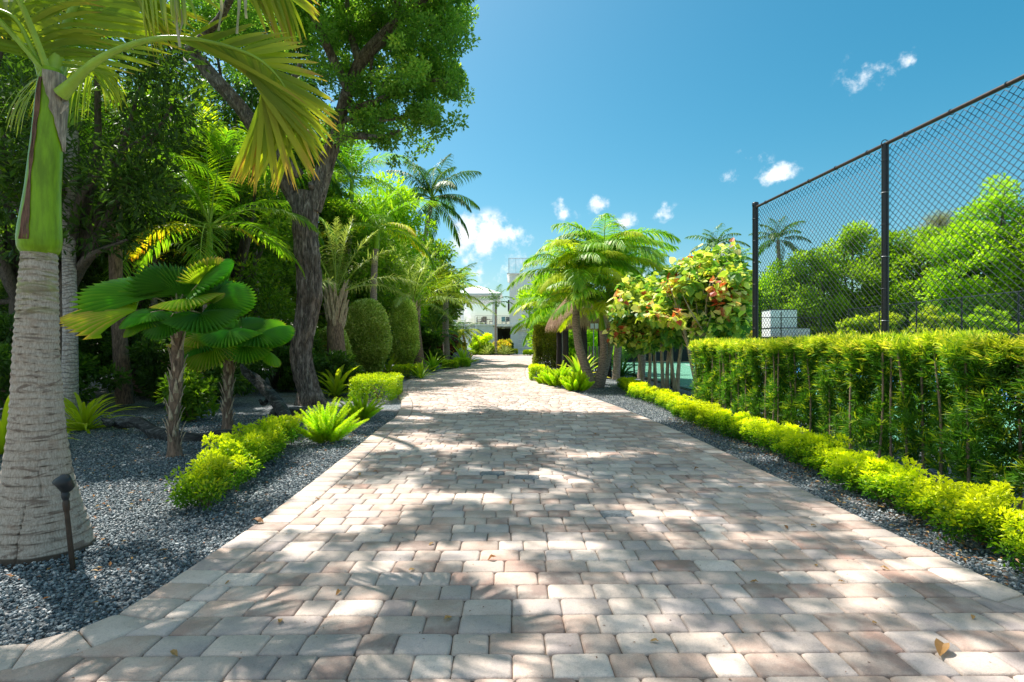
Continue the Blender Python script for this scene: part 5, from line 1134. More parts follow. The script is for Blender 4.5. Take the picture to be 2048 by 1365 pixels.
b_ = A(992, 706, 64); palm('palm_tree', 'slender solitary palm standing in the bed before the house', (b_.x, 64, 0), [(0, 0, 0), (-.05, 0, 3), (0, 0, 5.6)], [.17, .13, .12], frond_set(2.5, .75, .09, 'frond_dark', 26, es=((10, -50), (40, -25), (70, 20))), 13, .3, 'palm_bark_far', (.9, .13, .07), scale=(.8, 1.1))
strips = [(880, 560, 42, 'feather palm left of the terrace roof', 6.2), (925, 565, 90, 'distant palm whose crown shows behind the terrace roof', 12)]
for px, py, Yd, lb_, hh in strips:
    b_ = A(px, 700, Yd); palm('palm_tree', lb_, (b_.x, Yd, 0), [(0, 0, 0), (0, 0, hh*.5), (.1, 0, hh)], [.16, .13, .12], frond_set(3.0, .8, .09, 'frond_green', 30, droop=.8), 14, .3)
# ------------------------------------------------------------------ tall podocarpus hedge (individual clipped plants)
def podo_variant(n=640, W_=.235, H_=1.27):
    mb = MB(); z = rng.random(n)**.8*H_*.97+.06; k = rng.random(n) < .17; z[k] = H_-rng.random(k.sum())**1.5*.14
    a = rng.uniform(0, 6.28, n); r = np.sqrt(rng.random(n))*W_*(.55+.25*np.sin(z*9+rng.uniform(0, 6))); r[k] = np.sqrt(rng.random(k.sum()))*W_*.9
    C = np.column_stack([np.cos(a)*r, np.sin(a)*r*.9, np.minimum(z, H_+rng.uniform(-.02, .03, n))]); A_ = np.column_stack([np.cos(a)*.6, np.sin(a)*.6, np.full(n, .75)])+rng.normal(0, .3, (n, 3)); A_ = unit(A_)
    m = 11; idx = np.repeat(np.arange(n), m); T = A_[idx]; st_ = rng.uniform(0, .075, len(idx)); D = unit(unit(np.cross(T, sphere(len(idx))))*1.0+T*rng.uniform(.5, 1.5, (len(idx), 1))); C2 = C[idx]+T*st_[:, None]
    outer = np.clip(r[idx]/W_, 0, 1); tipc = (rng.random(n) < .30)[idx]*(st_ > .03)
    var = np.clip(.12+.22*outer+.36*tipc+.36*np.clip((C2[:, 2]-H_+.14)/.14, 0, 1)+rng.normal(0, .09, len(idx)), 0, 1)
    L_ = rng.uniform(.06, .115, len(idx)); leaf_quads(mb, C2, D, L_, .0125, var, fold=.05)
    return mb
pv = [podo_variant().mesh('foliage', M['podo_leaf']) for _ in range(7)]
psm = []
for i in range(6):
    mb = MB()
    for j in range(random.choice((1, 2))):
        x0 = random.uniform(-.1, .1); lean = random.uniform(-.10, .10); y0 = random.uniform(-.18, -.02)
        tube(mb, spline([(x0, y0, -.05), (x0+lean*.5, y0+random.uniform(-.02, .02), .6), (x0+lean, y0+random.uniform(-.05, .05), 1.2)], 16), [.013*random.uniform(.85, 1.1)*(1-.3*k/16) for k in range(16)], 7)
    psm.append(mb.mesh('stem', M['stem'], True))
yv = 2.9; k = 0; ps = []
while yv < 11.0:
    ps.append((3.93+random.uniform(-.05, .05), yv)); yv += random.uniform(.29, .39) if yv > 6.5 else random.uniform(.31, .40)
for k, (x, y) in enumerate(ps):
    t = thing('podocarpus_shrub', 'clipped shrub, %s from the near end of the tall hedge by the court' % ORD[k], 'shrub', (x, y+.1, -.03), 0, 'clipped shrubs of the long hedge')
    link('foliage', pv[k % 7], t, kind='stuff', mat4=Matrix.Rotation(random.uniform(0, 6.28), 4, 'Z') @ Matrix.Diagonal((random.uniform(.85, 1.15), random.uniform(.85, 1.2), random.uniform(.97, 1.03), 1)))
    link('stem', psm[k % 6], t, mat4=Matrix.Rotation(math.pi/2*0+random.uniform(1.2, 1.9)+math.pi, 4, 'Z'))

# ------------------------------------------------------------------ three stemmed palm
fr3 = frond_set(2.2, .66, .046, 'frond_green', 58, es=((28, -55), (46, -50), (62, -34), (78, -5)), droop=.9, vlift=.4, var0=.42, tip=.4, rr=.02)
fr3y = frond_set(2.1, .62, .046, 'frond_yellow', 56, es=((24, -56), (42, -52), (58, -34)), droop=.9, vlift=.35, var0=.05, tip=.3, rr=.02)
b_ = G(1192, 774)
cp = thing('clustering_palm', 'three stemmed palm with brown ringed trunks and lush arching lime fronds', 'palm tree', (b_.x, b_.y, -.03))
def q_(px, py, y=15.6): return A(px, py, y)-Vector((b_.x, b_.y, 0))
for pts_, r_, sh_, nfr, sc_ in (([(1186, 776, 15.6), (1172, 735, 15.6), (1158, 690, 15.6), (1152, 640, 15.7), (1153, 600, 15.8)], [.16, .14, .13, .11, .10], (.75, .11, .06), 15, .95),
                      ([(1192, 776, 15.7), (1204, 735, 15.6), (1208, 700, 15.5), (1205, 660, 15.5)], [.17, .135, .12, .10], (.62, .095, .05), 14, .9),
                      ([(1197, 774, 15.8), (1212, 720, 16), (1222, 670, 16.2), (1224, 610, 16.4), (1216, 568, 16.6)], [.17, .14, .13, .11, .10], (.8, .11, .06), 17, 1.1)):
    P = [q_(*p) for p in pts_]; mb = MB(); top = Vector(ring_trunk(mb, P, r_, .075, .035, 16, 90)); mb.build('trunk', M['palm_bark_brown'], cp, smooth=True)
    d = (P[-1]-P[-2]).normalized(); h, r0, r1 = sh_; mb = MB(); tube(mb, [top, top+d*h*.12, top+d*h*.5, top+d*h], [r0, r0*1.15, (r0+r1)*.5, r1], 14); mb.build('crownshaft', M['crownshaft'], cp, smooth=True); top = top+d*h*.9
    crown_fronds(cp, top, [fr3[0], fr3y[0], fr3[1], fr3[1], fr3y[2], fr3[2], fr3[3]], nfr+5, rz0=random.random()*6, scale=(sc_*.85, sc_*1.1))
    for k in range(3):
        a = random.uniform(3.5, 6); c = top+Vector((math.cos(a)*.35, math.sin(a)*.35, .15)); mb = MB(); clump_cloud(mb, ell_clumps(c, (.28, .28, .22), 8, .1), 80, .05, .02, .7); mb.build('flower_spray', M['gold_leaf'], cp, kind='stuff')
fr4 = frond_set(2.6, .72, .055, 'frond_green', 54, es=((15, -72), (38, -58), (58, -36), (76, -10)), droop=.9, vlift=.4, var0=.4, tip=.4)
for px, y, hh, lb_, nfr, s in ((1232, 19.5, 3.7, 'tall feather palm rising behind the three stemmed palm', 18, 1.0), (1165, 24.5, 4.0, 'feather palm behind and left of the three stemmed palm, over the thatched roof', 17, .95), (1118, 25.5, 2.5, 'feather palm in front of the garage wall, left of the thatched roof', 17, 1.05), (1108, 31, 1.8, 'low feather palm with fronds hanging over the hedge block', 15, 1.1), (1282, 20, 3.1, 'feather palm behind the pink leaved shrub', 14, .9)):
    b_ = A(px, 700, y); palm('palm_tree', lb_, (b_.x, y, -.03), [(0, 0, 0), (.08, 0, hh*.5), (0, 0, hh)], [.15, .12, .1], [fr4[0], fr3y[0], fr4[1], fr4[1], fr4[2], fr4[3]], nfr, .1, 'palm_bark_brown', (.6, .1, .06), group='feather palms around the thatched hut', scale=(s*.85, s*1.08))
# ------------------------------------------------------------------ thatched hut
hb_ = A(1165, 700, 22.0); hut = thing('thatched_hut', 'small open hut with a shaggy thatched roof on dark posts', 'hut', (hb_.x-.1, 22.0, -.03))
for (x, y) in ((-.72, -1.0), (-.02, -1.05), (1.0, -1.0), (-.8, 1.0), (1.0, 1.0)):
    mb = MB(); tube(mb, [(x, y, 0), (x+.02, y, 1.2), (x, y, 2.35)], [.125 if x != -.02 else .17, .115 if x != -.02 else .16, .11], 12, disp=lambda i, a, p: 1+.05*math.sin(3*a)); mb.build('post', M['post_wood'], hut, smooth=True)
mb = MB(); V = []; nr = 10; ns = 40
prof = [(0.02, 3.95), (.25, 3.75), (.55, 3.4), (.85, 3.05), (1.15, 2.7), (1.4, 2.35), (1.5, 2.1), (1.4, 2.12), (1.0, 2.45), (.4, 3.1)]
for (r, z) in prof:
    for k in range(ns): a = 2*math.pi*k/ns; V.append((math.cos(a)*r*1.0+.1, math.sin(a)*r, z))
mb.add(V, [(i*ns+k, i*ns+(k+1) % ns, (i+1)*ns+(k+1) % ns, (i+1)*ns+k) for i in range(nr-1) for k in range(ns)], .35); core = mb.build('roof', M['thatch'], hut)
n = 15000; t_ = rng.random(n)**.7; a = rng.uniform(0, 6.28, n); r = np.interp(t_, np.linspace(0, 1, 7), [p[0] for p in prof[:7]]); z = np.interp(t_, np.linspace(0, 1, 7), [p[1] for p in prof[:7]])
C = np.column_stack([np.cos(a)*r+.1, np.sin(a)*r, z+.03]); D = np.column_stack([np.cos(a)*.7, np.sin(a)*.7, np.full(n, -1.)])+rng.normal(0, .14, (n, 3)); V = leaflet_strip(C, D, rng.uniform(.2, .45, n), .012, 1.6, 2, nrm=np.column_stack([np.cos(a), np.sin(a), np.full(n, .5)]))
mb = MB(); strips_to(mb, V, np.clip(rng.normal(.5, .25, n), 0, 1)); mb.build('thatch', M['thatch'], core, kind='stuff')
mb = MB(); box(mb, (0.1, 0, 2.28), (2.2, .12, .12)); mb.build('roof_beam', M['post_wood'], hut)
mb = MB()
for k in range(7): box(mb, (.35+.13*k, .6, .62), (.07, .03, 1.2), var=.5)
mb.build('railing', M['grey_leaf'], hut)
for x_ in (1135, 1137): pass
sg = A(1187, 700, 20.5); t = thing('electric_meter_boxes', 'pair of small pale grey boxes on a thin pole under the thatched hut', 'utility box', (sg.x, 20.5, 0))
mb = MB(); tube(mb, [(0, 0, 0), (0, 0, 2.0)], .02, 8); mb.build('pole', M['steel'], t)
for dx in (-.06, .11): mb = MB(); box(mb, (dx, -.03, 1.98), (.13, .06, .2), bev=.01); mb.build('box', M['shade_wall'], t)

# ------------------------------------------------------------------ pink leaved shrub (sea hibiscus)
hbb = G(1350, 785); hib = thing('hibiscus_shrub', 'many stemmed shrub with large cream, green and pink leaves in front of the court', 'shrub', (hbb.x, hbb.y, -.03))
def r_(px, py, y): return A(px, py, y)-Vector((hbb.x, hbb.y, 0))
TR = [(1288, 772, 14.6, 1270, 660), (1296, 776, 14.4, 1300, 650), (1312, 772, 14.8, 1310, 660), (1327, 785, 13.9, 1322, 640), (1334, 788, 13.7, 1345, 640), (1352, 790, 13.6, 1340, 650), (1354, 790, 13.4, 1368, 640), (1392, 806, 12.3, 1400, 640), (1404, 812, 12.0, 1412, 620), (1413, 808, 12.4, 1425, 640), (1404, 805, 12.2, 1370, 660)]
for (px, py, y, px2, py2) in TR:
    mb = MB(); a = r_(px, py, y); a.z = 0; b = r_(px2, py2, y); c = b+Vector((random.uniform(-.2, .2), random.uniform(-.3, .3), .8))
    tube(mb, spline([a-Vector((0, 0, .05)), a.lerp(b, .4)+Vector((random.uniform(-.05, .05), 0, 0)), b, c], 18), interp([0, 1], [.06, .018], 18), 9, disp=lambda i, a_, p: 1+.12*mnoise.noise(p*7))
    limbs(mb, a.lerp(b, .75), .025, [tuple(b+Vector((random.uniform(-.8, .8), random.uniform(-.6, .6), random.uniform(.2, 1.3)))) for _ in range(4)], sides=5)
    mb.build('trunk', M['hib_bark'], hib, smooth=True)
cl = []
for (px, py, y, sx, sy, sd, nn) in ((1275, 620, 14.2, 24, 26, .35, 22), (1330, 600, 13.8, 34, 34, .5, 34), (1390, 565, 13.0, 32, 30, .5, 34), (1440, 590, 12.4, 26, 38, .5, 34), (1465, 560, 12.2, 14, 20, .4, 14), (1400, 640, 12.8, 50, 20, .4, 34), (1320, 655, 14, 45, 18, .4, 30), (1470, 630, 12.4, 16, 26, .4, 16), (1290, 680, 14.4, 24, 10, .3, 12), (1262, 650, 14.4, 18, 20, .3, 18), (1360, 610, 12.6, 40, 34, .4, 26)):
    for _ in range(nn): p = r_(min(px+rng.normal(0, sx), 1482), py+rng.normal(0, sy), y+rng.normal(0, sd)); cl.append((p.x, p.y, p.z, rng.uniform(.18, .34)))
cl = np.array(cl)
idx = rng.integers(0, len(cl), 11500); d = sphere(len(idx)); C = cl[idx, :3]+d*(cl[idx, 3]*rng.random(len(idx))**.4)[:, None]
D = d*.7+rng.normal(0, .45, (len(idx), 3)); D[:, 2] -= .35; cv = rng.normal(0, .20, len(cl)); zf = (C[:, 2]-cl[:, 2].min())/np.ptp(cl[:, 2])
var = np.clip(.37+cv[idx]+.16*zf+.12*(d[:, 2])+rng.normal(0, .2, len(idx)), 0, 1)
def heart(L, W, v):
    P = [(0, 0, 0), (-.12*L, .3*W, .03*L), (.10*L, .52*W, .07*L), (.5*L, .42*W, .05*L), (L, 0, -.08*L), (.5*L, -.42*W, .05*L), (.10*L, -.52*W, .07*L), (-.12*L, -.3*W, .03*L)]
    return P, [(0, 1, 2, 3), (0, 3, 4, 5), (0, 5, 6, 7)]
order = np.argsort(C[:, 1]); individual = set(order[:900:3][:300].tolist())
hm = []
for v_ in np.linspace(0, 1, 24): P, f = heart(.15, .15, 0); mb = MB(); mb.add(P, f, np.clip(np.array([v_]*8)+np.array([0, .02, .05, .04, .06, .04, .05, .02]), 0, 1)); hm.append(mb.mesh('leaf', M['hib_leaf']))
Dn = unit(D); U = rng.normal(0, .5, D.shape); U[:, 2] += 1.2; Wd = unit(np.cross(U, Dn)); Nn = np.cross(Dn, Wd)
P0, f0 = heart(.15, .15, 0); P0 = np.array(P0); V = []; vv = []; Fq = []; kk = 0
for i in range(len(idx)):
    s = rng.uniform(.6, 1.25)
    if i in individual:
        m = Matrix(((Dn[i, 0], Wd[i, 0], Nn[i, 0]), (Dn[i, 1], Wd[i, 1], Nn[i, 1]), (Dn[i, 2], Wd[i, 2], Nn[i, 2]))).to_4x4()
        link('leaf', hm[int(var[i]*23)], hib, mat4=Matrix.Translation(C[i]) @ m @ Matrix.Scale(s, 4))
    else:
        Q = C[i]+s*(P0[:, :1]*Dn[i]+P0[:, 1:2]*Wd[i]+P0[:, 2:]*Nn[i]); V.append(Q); vv += list(np.clip(var[i]+np.array([0, .02, .05, .04, .06, .04, .05, .02]), 0, 1)); Fq += [tuple(x+8*kk for x in f) for f in f0]; kk += 1
mb = MB(); mb.add(np.concatenate(V), Fq, vv); mb.build('foliage', M['hib_leaf'], hib, kind='stuff')

# ------------------------------------------------------------------ beyond the court
for i, (px, Y, ztop, wd, lb_, mt) in enumerate([
    (1560, 46, 7.2, 3.0, 'bright green tree behind the white boxes', 'court_leaf'), (1625, 44, 8.2, 3.0, 'bright green tree right of the white boxes', 'court_leaf'), (1705, 45, 10.6, 3.0, 'tall pointed green tree left of the second fence post', 'court_leaf'),
    (1790, 42, 9.2, 3.2, 'wide green tree right of the second fence post', 'court_leaf'), (1860, 40, 8.8, 3.0, 'green tree below the pale feathery tree', 'court_leaf'), (1985, 38, 11.6, 3.2, 'tallest green tree near the right edge', 'court_leaf'),
    (1930, 37, 8.6, 2.6, 'green tree between the feathery tree and the tallest one', 'court_leaf'), (2080, 36, 9.5, 3.0, 'green tree cut by the right photo edge', 'court_leaf'), (2200, 34, 9, 3.5, 'green tree beyond the right photo edge', 'court_leaf'), (1490, 50, 5.4, 2.6, 'low green tree left of the first fence post', 'mid_leaf')]):
    ztop *= 1.12; x = (px-1024)/F*Y; broadleaf(lb_, (x, Y, 0), ztop, ((0, 0, ztop*.52), (wd, 2.0, ztop*.5)), 120, .72, 150, .26, .14, M[mt], tr=.2, group='broadleaf trees beyond the tennis court', low=.5, var0=.35)
for (px, Y, rd, mt, lb_) in ((1740, 35, (2.6, 1.0, 1.9), 'bright_leaf', 'yellow green shrub against the court side fence'), (1850, 33.5, (2.6, 1.0, 1.9), 'bright_leaf', 'broad yellow green shrub right of the other one at the court fence'), (2000, 30, (2.6, 1.0, 1.7), 'court_leaf', 'green shrub at the court fence near the right edge'), (1660, 42, (2.4, 1.2, 1.6), 'mid_leaf', 'dark green shrub right of the white boxes'), (1472, 42.5, (2.2, 1.0, 1.4), 'croton_leaf', 'orange tinged yellow hedge shrub left of the first fence post'), (1395, 43, (3.0, 1.2, 1.5), 'mid_leaf', 'green shrub behind the pink leaved shrub'),
        (1290, 42, (3.0, 1.2, 1.6), 'bright_leaf', 'yellow green shrub left of the court end'), (1225, 34, (1.6, 1.2, 1.3), 'court_leaf', 'bright shrub behind the dark cycad'), (1170, 30, (1.8, 1.2, 1.2), 'court_leaf', 'green shrub seen through the thatched hut'), (1140, 44, (2.4, 1.2, 1.5), 'court_leaf', 'green shrub behind the hedge block')):
    x = (px-1024)/F*Y; shrub('far_shrub', lb_, (x, Y, 0), rd, 6500, .24, .13, M[mt], 'shrubs around the tennis court', var0=.45, ncl=40)
for (px, Y, hh, lb_) in ((1120, 36, 6, 'green tree behind the thatched hut'), (1260, 40, 6.5, 'green tree behind the feather palms on the right'), (1340, 46, 6.5, 'green tree behind the pink leaved shrub')):
    x = (px-1024)/F*Y; broadleaf(lb_, (x, Y, 0), hh, ((0, 0, hh*.52), (2.6, 1.6, hh*.48)), 80, .7, 130, .26, .13, M['court_leaf'], tr=.15, group='trees right of the driveway', low=.5)
# casuarina
x = (1880-1024)/F*52; ca = thing('casuarina_tree', 'pale feathery needle leaved tree rising behind the green trees across the court', 'tree', (x, 52, 0))
mb = MB(); cl = []
for k in range(46):
    z = 7+7.0*(k/46); a = k*2.4; L_ = 3.4*(1-.55*(k/46))*random.uniform(.6, 1.1); e = Vector((math.cos(a)*L_, math.sin(a)*L_*.6, z+L_*.35)); tube(mb, [(0, 0, z-.5), tuple(Vector((0, 0, z-.5)).lerp(e, .5)), tuple(e)], [.05, .03, .01], 5, cap=False)
    for j in range(5): c = Vector((0, 0, z-.5)).lerp(e, .35+.16*j); cl.append((c.x, c.y, c.z, random.uniform(.3, .5)))
tube(mb, [(0, 0, 0), (.1, 0, 7), (0, 0, 14.5)], [.25, .16, .03], 8); mb.build('trunk', M['bark_dark'], ca)
mb = MB(); clump_cloud(mb, cl, 60, .45, .022, .5, out=.4); mb.build('crown', leafmat('casuarina_leaf', [(0, (.14, .18, .07)), (1, (.40, .40, .18))], .25), ca, kind='stuff')
for px, Y, zc, lb_, mt, s in ((1432, 52, 11.0, 'coconut palm standing above the pink leaved shrub', 'frond_dark', 1.0), (1470, 50, 9.0, 'smaller yellow green palm right of the coconut palm above the pink shrub', 'frond_green', .8), (1556, 46, 10.4, 'dark coconut palm just right of the first fence post', 'frond_dark', .9), (2070, 40, 9.5, 'palm with yellow fronds at the right photo edge', 'frond_yellow', 1.0)):
    x = (px-1024)/F*Y; palm('coconut_palm', lb_, (x, Y, 0), [(0, 0, 0), (.2, 0, zc*.5), (0, 0, zc)], [.22, .16, .14], frond_set(3.1, .8, .09, mt, 32, es=((-5, -75), (25, -50), (50, -25), (72, 10)), droop=1.0), 16, .3, group='palms beyond the tennis court', scale=(s*.85, s*1.1))
# white boxes
for (px0, px1, py0, py1, Y, lb_) in ((1541, 1594, 620, 656, 40.6, 'upper white box of the stack behind the court end fence'), (1541, 1620, 657, 692, 40.5, 'lower, wider white box of the stack behind the court end fence')):
    a = A(px0, py1, Y); b = A(px1, py0, Y); t = thing('white_box', lb_, 'container', ((a.x+b.x)/2, Y+.7, a.z), 0, 'white boxes behind the court'); w_ = b.x-a.x; h = b.z-a.z
    mb = MB(); box(mb, (0, 0, h/2), (w_, 1.4, h), bev=.02); mb.build('box_body', M['white'], t); mb = MB(); box(mb, (.12*w_, -.71, h*.5), (.02, .02, h*.9)); mb.build('corner_seam', M['shade_wall'], t)
    mb = MB(); box(mb, (0, -.0, h+.02), (w_+.06, 1.45, .05)); mb.build('lid', M['dark'], t)

# ------------------------------------------------------------------ house
HYD = 70.0; k_ = HYD/F
house = thing('white_house', 'white two storey villa with garage and roof deck railing at the end of the driveway', 'house', (0, HYD, 0))
def bx(name, px0, px1, py0, py1, y0, dep, mat, parent=house, bev=0):
    a = A(px0, py1, HYD); b = A(px1, py0, HYD); mb = MB(); z0 = max(a.z, -.08); box(mb, ((a.x+b.x)/2, y0+dep/2, (z0+b.z)/2), (b.x-a.x, dep, b.z-z0), bev=bev)
    return mb.build(name, mat, parent)
bx('wall', 1019, 1130, 549, 652, 0.0, 9, M['white']); bx('lower_wall', 1021, 1036.5, 654, 712, .15, 8, M['shade_wall']); bx('lower_wall', 1068.5, 1130, 654, 712, .15, 8, M['shade_wall']); bx('lower_wall', 1036.5, 1068.5, 654, 661, .15, 8, M['shade_wall'])
gd = bx('garage_door', 1036.5, 1068.5, 661, 712, .45, .1, M['white'])
for i in range(5):
    a = A(1037, 664+i*8, HYD); b = A(1068, 670+i*8, HYD); mb = MB(); box(mb, ((a.x+b.x)/2, .43, (a.z+b.z)/2), (b.x-a.x, .03, .44), bev=.01); mb.build('door_panel', M['shade_wall'], gd)
bx('floor_band', 988, 1130, 648.5, 653.5, -.15, 8.9, M['white']); bx('roof_slab', 1014, 1130, 547, 549.5, -.3, 9.5, M['roof_white']); bx('lower_roof', 1044, 1130, 576, 580, -.8, .8, M['roof_white'])
w1 = bx('window', 1015.5, 1019.5, 600, 622, .3, 2, M['dark']); 
for i in range(3):
    w2 = bx('window', 1046+i*22, 1060+i*22, 592, 622, -.05, .12, M['white']); a = A(1047+i*22, 621, HYD); b = A(1059+i*22, 593, HYD); mb = MB(); box(mb, ((a.x+b.x)/2, -.065, (a.z+b.z)/2), (b.x-a.x, .03, b.z-a.z)); mb.build('pane', M['glass'], w2)
rd = []; mb = MB()
def rail(px0, px1, pyt, pyb, y, n_bar, name, r=.03, bars=True, parent=house):
    a = A(px0, pyt, HYD); b = A(px1, pyb, HYD); mb = MB(); tube(mb, [(a.x, y, a.z), (b.x, y, a.z)], r, 6)
    n_ = n_bar
    for i in range(n_+1): x = a.x+(b.x-a.x)*i/n_; tube(mb, [(x, y, b.z), (x, y, a.z)], r*(.8 if i % 8 == 0 else .35), 6)
    return mb.build(name, M['steel'], parent)
rail(1017.5, 1130, 517.5, 547.5, -.2, 64, 'roof_railing')
mb = MB(); a = A(1017.5, 517.5, HYD); b = A(1017.5, 547.5, HYD)
tube(mb, [(a.x, -.2, a.z), (a.x, 8, a.z)], .03, 6)
for i in range(14): tube(mb, [(a.x, -.2+.6*i, b.z), (a.x, -.2+.6*i, a.z)], .012, 5)
mb.build('roof_railing', M['steel'], house)
# entry recess; its shade is put into the near-black back wall colour
bx('entry_wall', 992, 1021, 655, 712, 3.5, .3, M['dark']); bx('side_pier', 986, 994, 654, 712, .0, 4, M['white'])
d1 = bx('front_door', 1003, 1014, 663, 712, 3.35, .1, M['post_wood']); a = A(1004.5, 690, HYD); mb = MB(); tube(mb, [(a.x, 3.28, a.z), (a.x, 3.28, a.z+1.2)], .02, 6); mb.build('handle', M['steel'], d1)
mb = MB(); a = A(1006, 656.5, HYD); tube(mb, [(a.x, 1.2, a.z+.12), (a.x, 1.2, a.z-.05)], .25, 12); mb.build('entry_lamp', M['white'], house)
# terrace pavilion
pav = thing('terrace_pavilion', 'white hip roofed open pavilion on a raised terrace left of the house', 'pavilion', (0, HYD, 0))
a = A(899, 588, HYD); b = A(1004, 588, HYD); ap = A(951, 567, HYD); y0, y1 = -.8, 7.2
mb = MB(); V = [(a.x, y0, a.z), (b.x, y0, a.z), (b.x, y1, a.z), (a.x, y1, a.z), (ap.x-.3, 3.2, ap.z), (ap.x+.3, 3.2, ap.z)]
mb.add(V, [(0, 1, 5, 4), (2, 3, 4, 5)]); mb.f.append((np.array([(1, 2, 5), (3, 0, 4)], np.int32), 0)); mb.f.append((np.array([(3, 2, 1, 0)], np.int32), 0)); mb.build('roof', M['roof_white'], pav)
def pbx(name, px0, px1, py0, py1, y, dep, mat): return bx(name, px0, px1, py0, py1, y, dep, mat, pav)
pbx('fascia', 900, 1003, 588.3, 592, -.82, .15, M['shade_wall']); pbx('beam', 905, 1000, 592, 601.5, -.3, .5, M['white']); pbx('beam', 905, 1000, 592, 601.5, 6.2, .4, M['white'])
pbx('side_beam', 905.2, 911, 592.5, 601, .22, 5.9, M['white'])
for px0, px1, y in ((906.5, 913, -.25), (913.5, 919.5, 5.9), (986, 994, -.25), (981, 986, 5.9)): pbx('column', px0, px1, 601.5, 650, y, .45, M['white'])
pbx('terrace_wall', 951, 986, 651.5, 712, -.2, 8, M['shade_wall']); pbx('terrace_wall', 904, 929, 651.5, 712, 1.2, 7, M['shade_wall']); pbx('terrace_floor', 903, 990, 649, 651.5, -.4, 8.2, M['white'])
rail(950, 1020, 632, 649, -.1, 14, 'terrace_railing', .022, parent=pav)
a = A(952, 648, HYD); b = A(1019, 633.5, HYD); mb = MB(); box(mb, ((a.x+b.x)/2, -.1, (a.z+b.z)/2), (b.x-a.x, .015, b.z-a.z))
gl, t, p, out = newmat('clear_glass'); tb_ = N(t, 'ShaderNodeBsdfTransparent'); mx = N(t, 'ShaderNodeMixShader', inp={0: .12}); p.inputs['Roughness'].default_value = .05; t.links.new(tb_.outputs[0], mx.inputs[1]); t.links.new(p.outputs[0], mx.inputs[2]); t.links.new(mx.outputs[0], out.inputs[0])
mb.build('glass_panel', gl, pav)
stp = thing('staircase', 'white outdoor stairs climbing to the terrace', 'stairs', (A(937.5, 700, HYD-3).x, HYD-3, -.05))
for i in range(14):
    mb = MB(); box(mb, (0, .27*i, .28*(i+.5)), (1.35, .3, .27), bev=.01); box(mb, (0, .27*i+.05, .14*i), (1.3, .2, .28*i+.01)) if i else None; mb.build('step', M['white'], stp)
for s in (-1, 1):
    mb = MB(); tube(mb, [(s*.75, -.2, .9), (s*.75, 3.6, 4.8)], .05, 8); tube(mb, [(s*.75, -.2, 0), (s*.75, -.2, .9)], .05, 8); mb.build('handrail', M['white'], stp)
    V = [(s*.72-.06, -.3, 0), (s*.72-.06, 3.8, 0), (s*.72-.06, 3.8, 4.1), (s*.72-.06, -.3, .35), (s*.72+.06, -.3, 0), (s*.72+.06, 3.8, 0), (s*.72+.06, 3.8, 4.1), (s*.72+.06, -.3, .35)]
    mb = MB(); mb.add(V, [(0, 1, 2, 3), (7, 6, 5, 4), (0, 3, 7, 4), (3, 2, 6, 7), (1, 5, 6, 2)]); mb.build('side_wall', M['white'], stp)
# terrace furniture
def chair(label, px, y, rz, mat, cat='chair', h=1.15):
    zf = A(0, 649, HYD).z; x = A(px, 640, HYD).x; t = thing('terrace_chair', label, cat, (x, HYD+y, zf), rz)
    for sx in (-.26, .26):
        for sy in (-.24, .24): mb = MB(); tube(mb, [(sx, sy, 0), (sx*.95, sy*.95, .42)], .03, 6); mb.build('leg', mat, t)
        mb = MB(); box(mb, (sx, 0, .66), (.06, .5, .05), bev=.01); mb.build('armrest', mat, t)
    mb = MB(); box(mb, (0, 0, .45), (.58, .55, .08), bev=.02); mb.build('seat', mat, t); mb = MB(); box(mb, (0, .26, .75), (.56, .07, .62), bev=.02); mb.build('backrest', mat, t); return t
chair('brown wicker armchair at the left end of the terrace table', 956.5, 1.5, R(90), M['wicker']); chair('brown wicker armchair at the right end of the terrace table', 982, 1.5, R(-90), M['wicker']); chair('brown wicker armchair in front of the terrace table', 969, .7, R(180), M['wicker']); chair('brown wicker armchair behind the terrace table on the left', 964, 2.6, 0, M['wicker'])
chair('teal lounge chair on the terrace beside the house', 1008, 1.2, R(160), M['teal']); chair('dark blue chair nearest the house wall on the terrace', 1016, 1.4, R(180), M['glass'])
tb2 = thing('terrace_table', 'brown round dining table on the terrace', 'table', (A(970, 640, HYD).x, HYD+1.6, A(0, 649, HYD).z)); mb = MB(); tube(mb, [(0, 0, .70), (0, 0, .76)], .62, 20); mb.build('tabletop', M['wicker'], tb2); mb = MB(); tube(mb, [(0, 0, 0), (0, 0, .04), (0, 0, .1), (0, 0, .7)], [.3, .3, .07, .07], 12); mb.build('pedestal', M['wicker'], tb2)
# planting before the house
shrub('croton_bush', 'yellow croton bush before the terrace wall', (A(967, 700, 65).x, 65, 0), (1.6, 1.2, 1.35), 5000, .35, .16, M['gold_leaf'], var0=.45, ncl=30, cat='bush')
shrub('croton_bush', 'yellow and green bush before the dark entrance', (A(1004, 700, 65).x, 65.5, 0), (1.3, 1.0, .95), 3500, .3, .14, M['croton_leaf'], var0=.45, ncl=24, cat='bush')
clipped('entry_hedge', 'dark narrow clipped hedge right of the entrance', 'hedge', (A(1022.5, 700, 69).x, 69, 0), 0, 'box', (.45, .7, 1.4), 1500, .14, .08, M['dark_leaf'], .04)
strap_plant('grass_clump', 'pale green grassy plants in the bed left of the solitary palm', (A(975, 700, 63).x, 63.5, 0), 60, 1.6, .10, 'frond_silver', e=(25, 85), bend=40, var0=.6)
strap_plant('grass_clump', 'grassy plants in the bed right of the solitary palm', (A(1008, 700, 63).x, 63.5, 0), 60, 1.5, .10, 'frond_silver', e=(25, 85), bend=40, var0=.6)
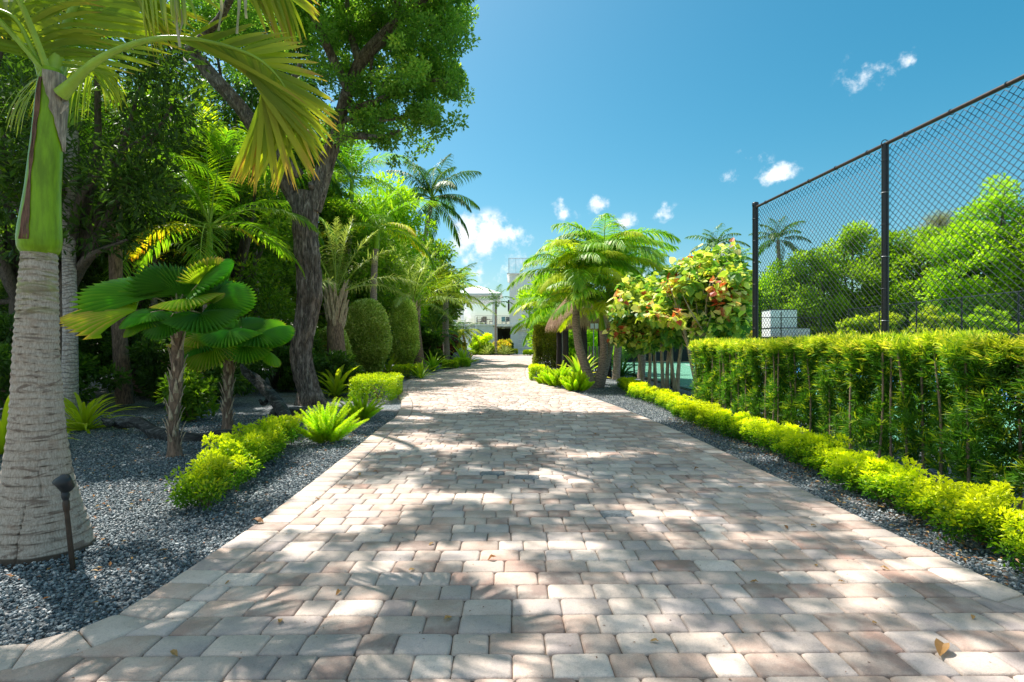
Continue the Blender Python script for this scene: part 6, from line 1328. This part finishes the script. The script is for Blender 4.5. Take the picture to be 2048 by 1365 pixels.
# ------------------------------------------------------------------ fallen leaves
dm = []
for i in range(8):
    mb = MB(); c = random.uniform(.2, .9); P = []; n = 7
    for k in range(n):
        t = k/(n-1); w_ = .018*math.sin(math.pi*min(1, t*.95+.03)); z = .004+.018*math.sin(t*3)*random.random()+.012*t*t; P += [(t*.075, -w_, z+w_*.6), (t*.075, 0, z), (t*.075, w_, z+w_*.7)]
    mb.add(P, [(3*i_+j, 3*i_+j+1, 3*i_+j+4, 3*i_+j+3) for i_ in range(n-1) for j in range(2)], c); dm.append(mb.mesh('fallen_leaf', M['dry_leaf']))
lf_spots = [(1880, 1316), (672, 1192), (355, 1315), (527, 1048), (1300, 1284), (975, 1122), (858, 1092), (1068, 941), (755, 944), (720, 952), (685, 975), (1262, 977), (1264, 1027), (905, 1236), (830, 1140), (1020, 1010), (1690, 1165), (1780, 1142), (1755, 1248), (1500, 1165), (1475, 975), (1388, 940), (1575, 1060), (1632, 1052), (640, 1000), (560, 1240), (1120, 900), (1190, 870), (940, 850), (860, 890), (1050, 965), (1630, 1130), (1945, 1240), (450, 1170)]
specials = {0: 'large curled orange brown leaf on the paving near the bottom right corner', 1: 'small dark red leaf on the sunlit pavers at the bottom left of centre', 3: 'brown leaf on the border pavers beside the gravel at left', 4: 'pale yellow brown leaf on a paver joint at bottom right of centre'}
lf_rank = {q: k for k, q in enumerate(sorted([q for i, q in enumerate(lf_spots) if i not in specials], key=lambda q: -q[1]))}
for i, (px, py) in enumerate(lf_spots):
    g = G(px, py); o = link('fallen_leaf', random.choice(dm)); o.location = (g.x, g.y, .001); s = (1.35 if i in (0, 3) else random.uniform(.4, .75)); o.scale = (s, s, s); o.rotation_euler = (random.uniform(-.2, .2), random.uniform(-.1, .1), random.uniform(0, 6.28))
    tag(o, specials.get(i) or 'small dry brown leaf on the paving, %s nearest of the small scattered leaves' % ORD[lf_rank[(px, py)]], 'leaf', 'fallen leaves on the paving')
mb = MB(); n = 2000; X = np.concatenate([rng.uniform(-7, -1.9, 1400), rng.uniform(2.6, 3.1, 600)]); Yv = np.concatenate([rng.uniform(2.4, 9.5, 1400), rng.uniform(2.6, 9, 600)]); kx = (X < -1.9) & (X > -1.0*Yv) | (X > 2.6)
C = np.column_stack([X, Yv, np.full(n, -.006)])[kx]; D = rng.normal(0, 1, (len(C), 3)); D[:, 2] *= .12; leaf_quads(mb, C, D, rng.uniform(.02, .055, len(C)), rng.uniform(.01, .022, len(C)), rng.random(len(C)), upb=3, fold=.3)
Cd = np.column_stack([rng.uniform(-2.2, 2.6, 520), rng.uniform(1.95, 9, 520), np.full(520, .002)]); Dd = rng.normal(0, 1, (520, 3)); Dd[:, 2] *= .1; leaf_quads(mb, Cd, Dd, rng.uniform(.004, .016, 520), rng.uniform(.003, .008, 520), rng.random(520)*.5, upb=3, fold=.3)
o = mb.build('leaf_litter', M['dry_leaf'], kind='stuff'); tag(o, 'dry orange and brown leaves scattered over the gravel', 'leaf litter')
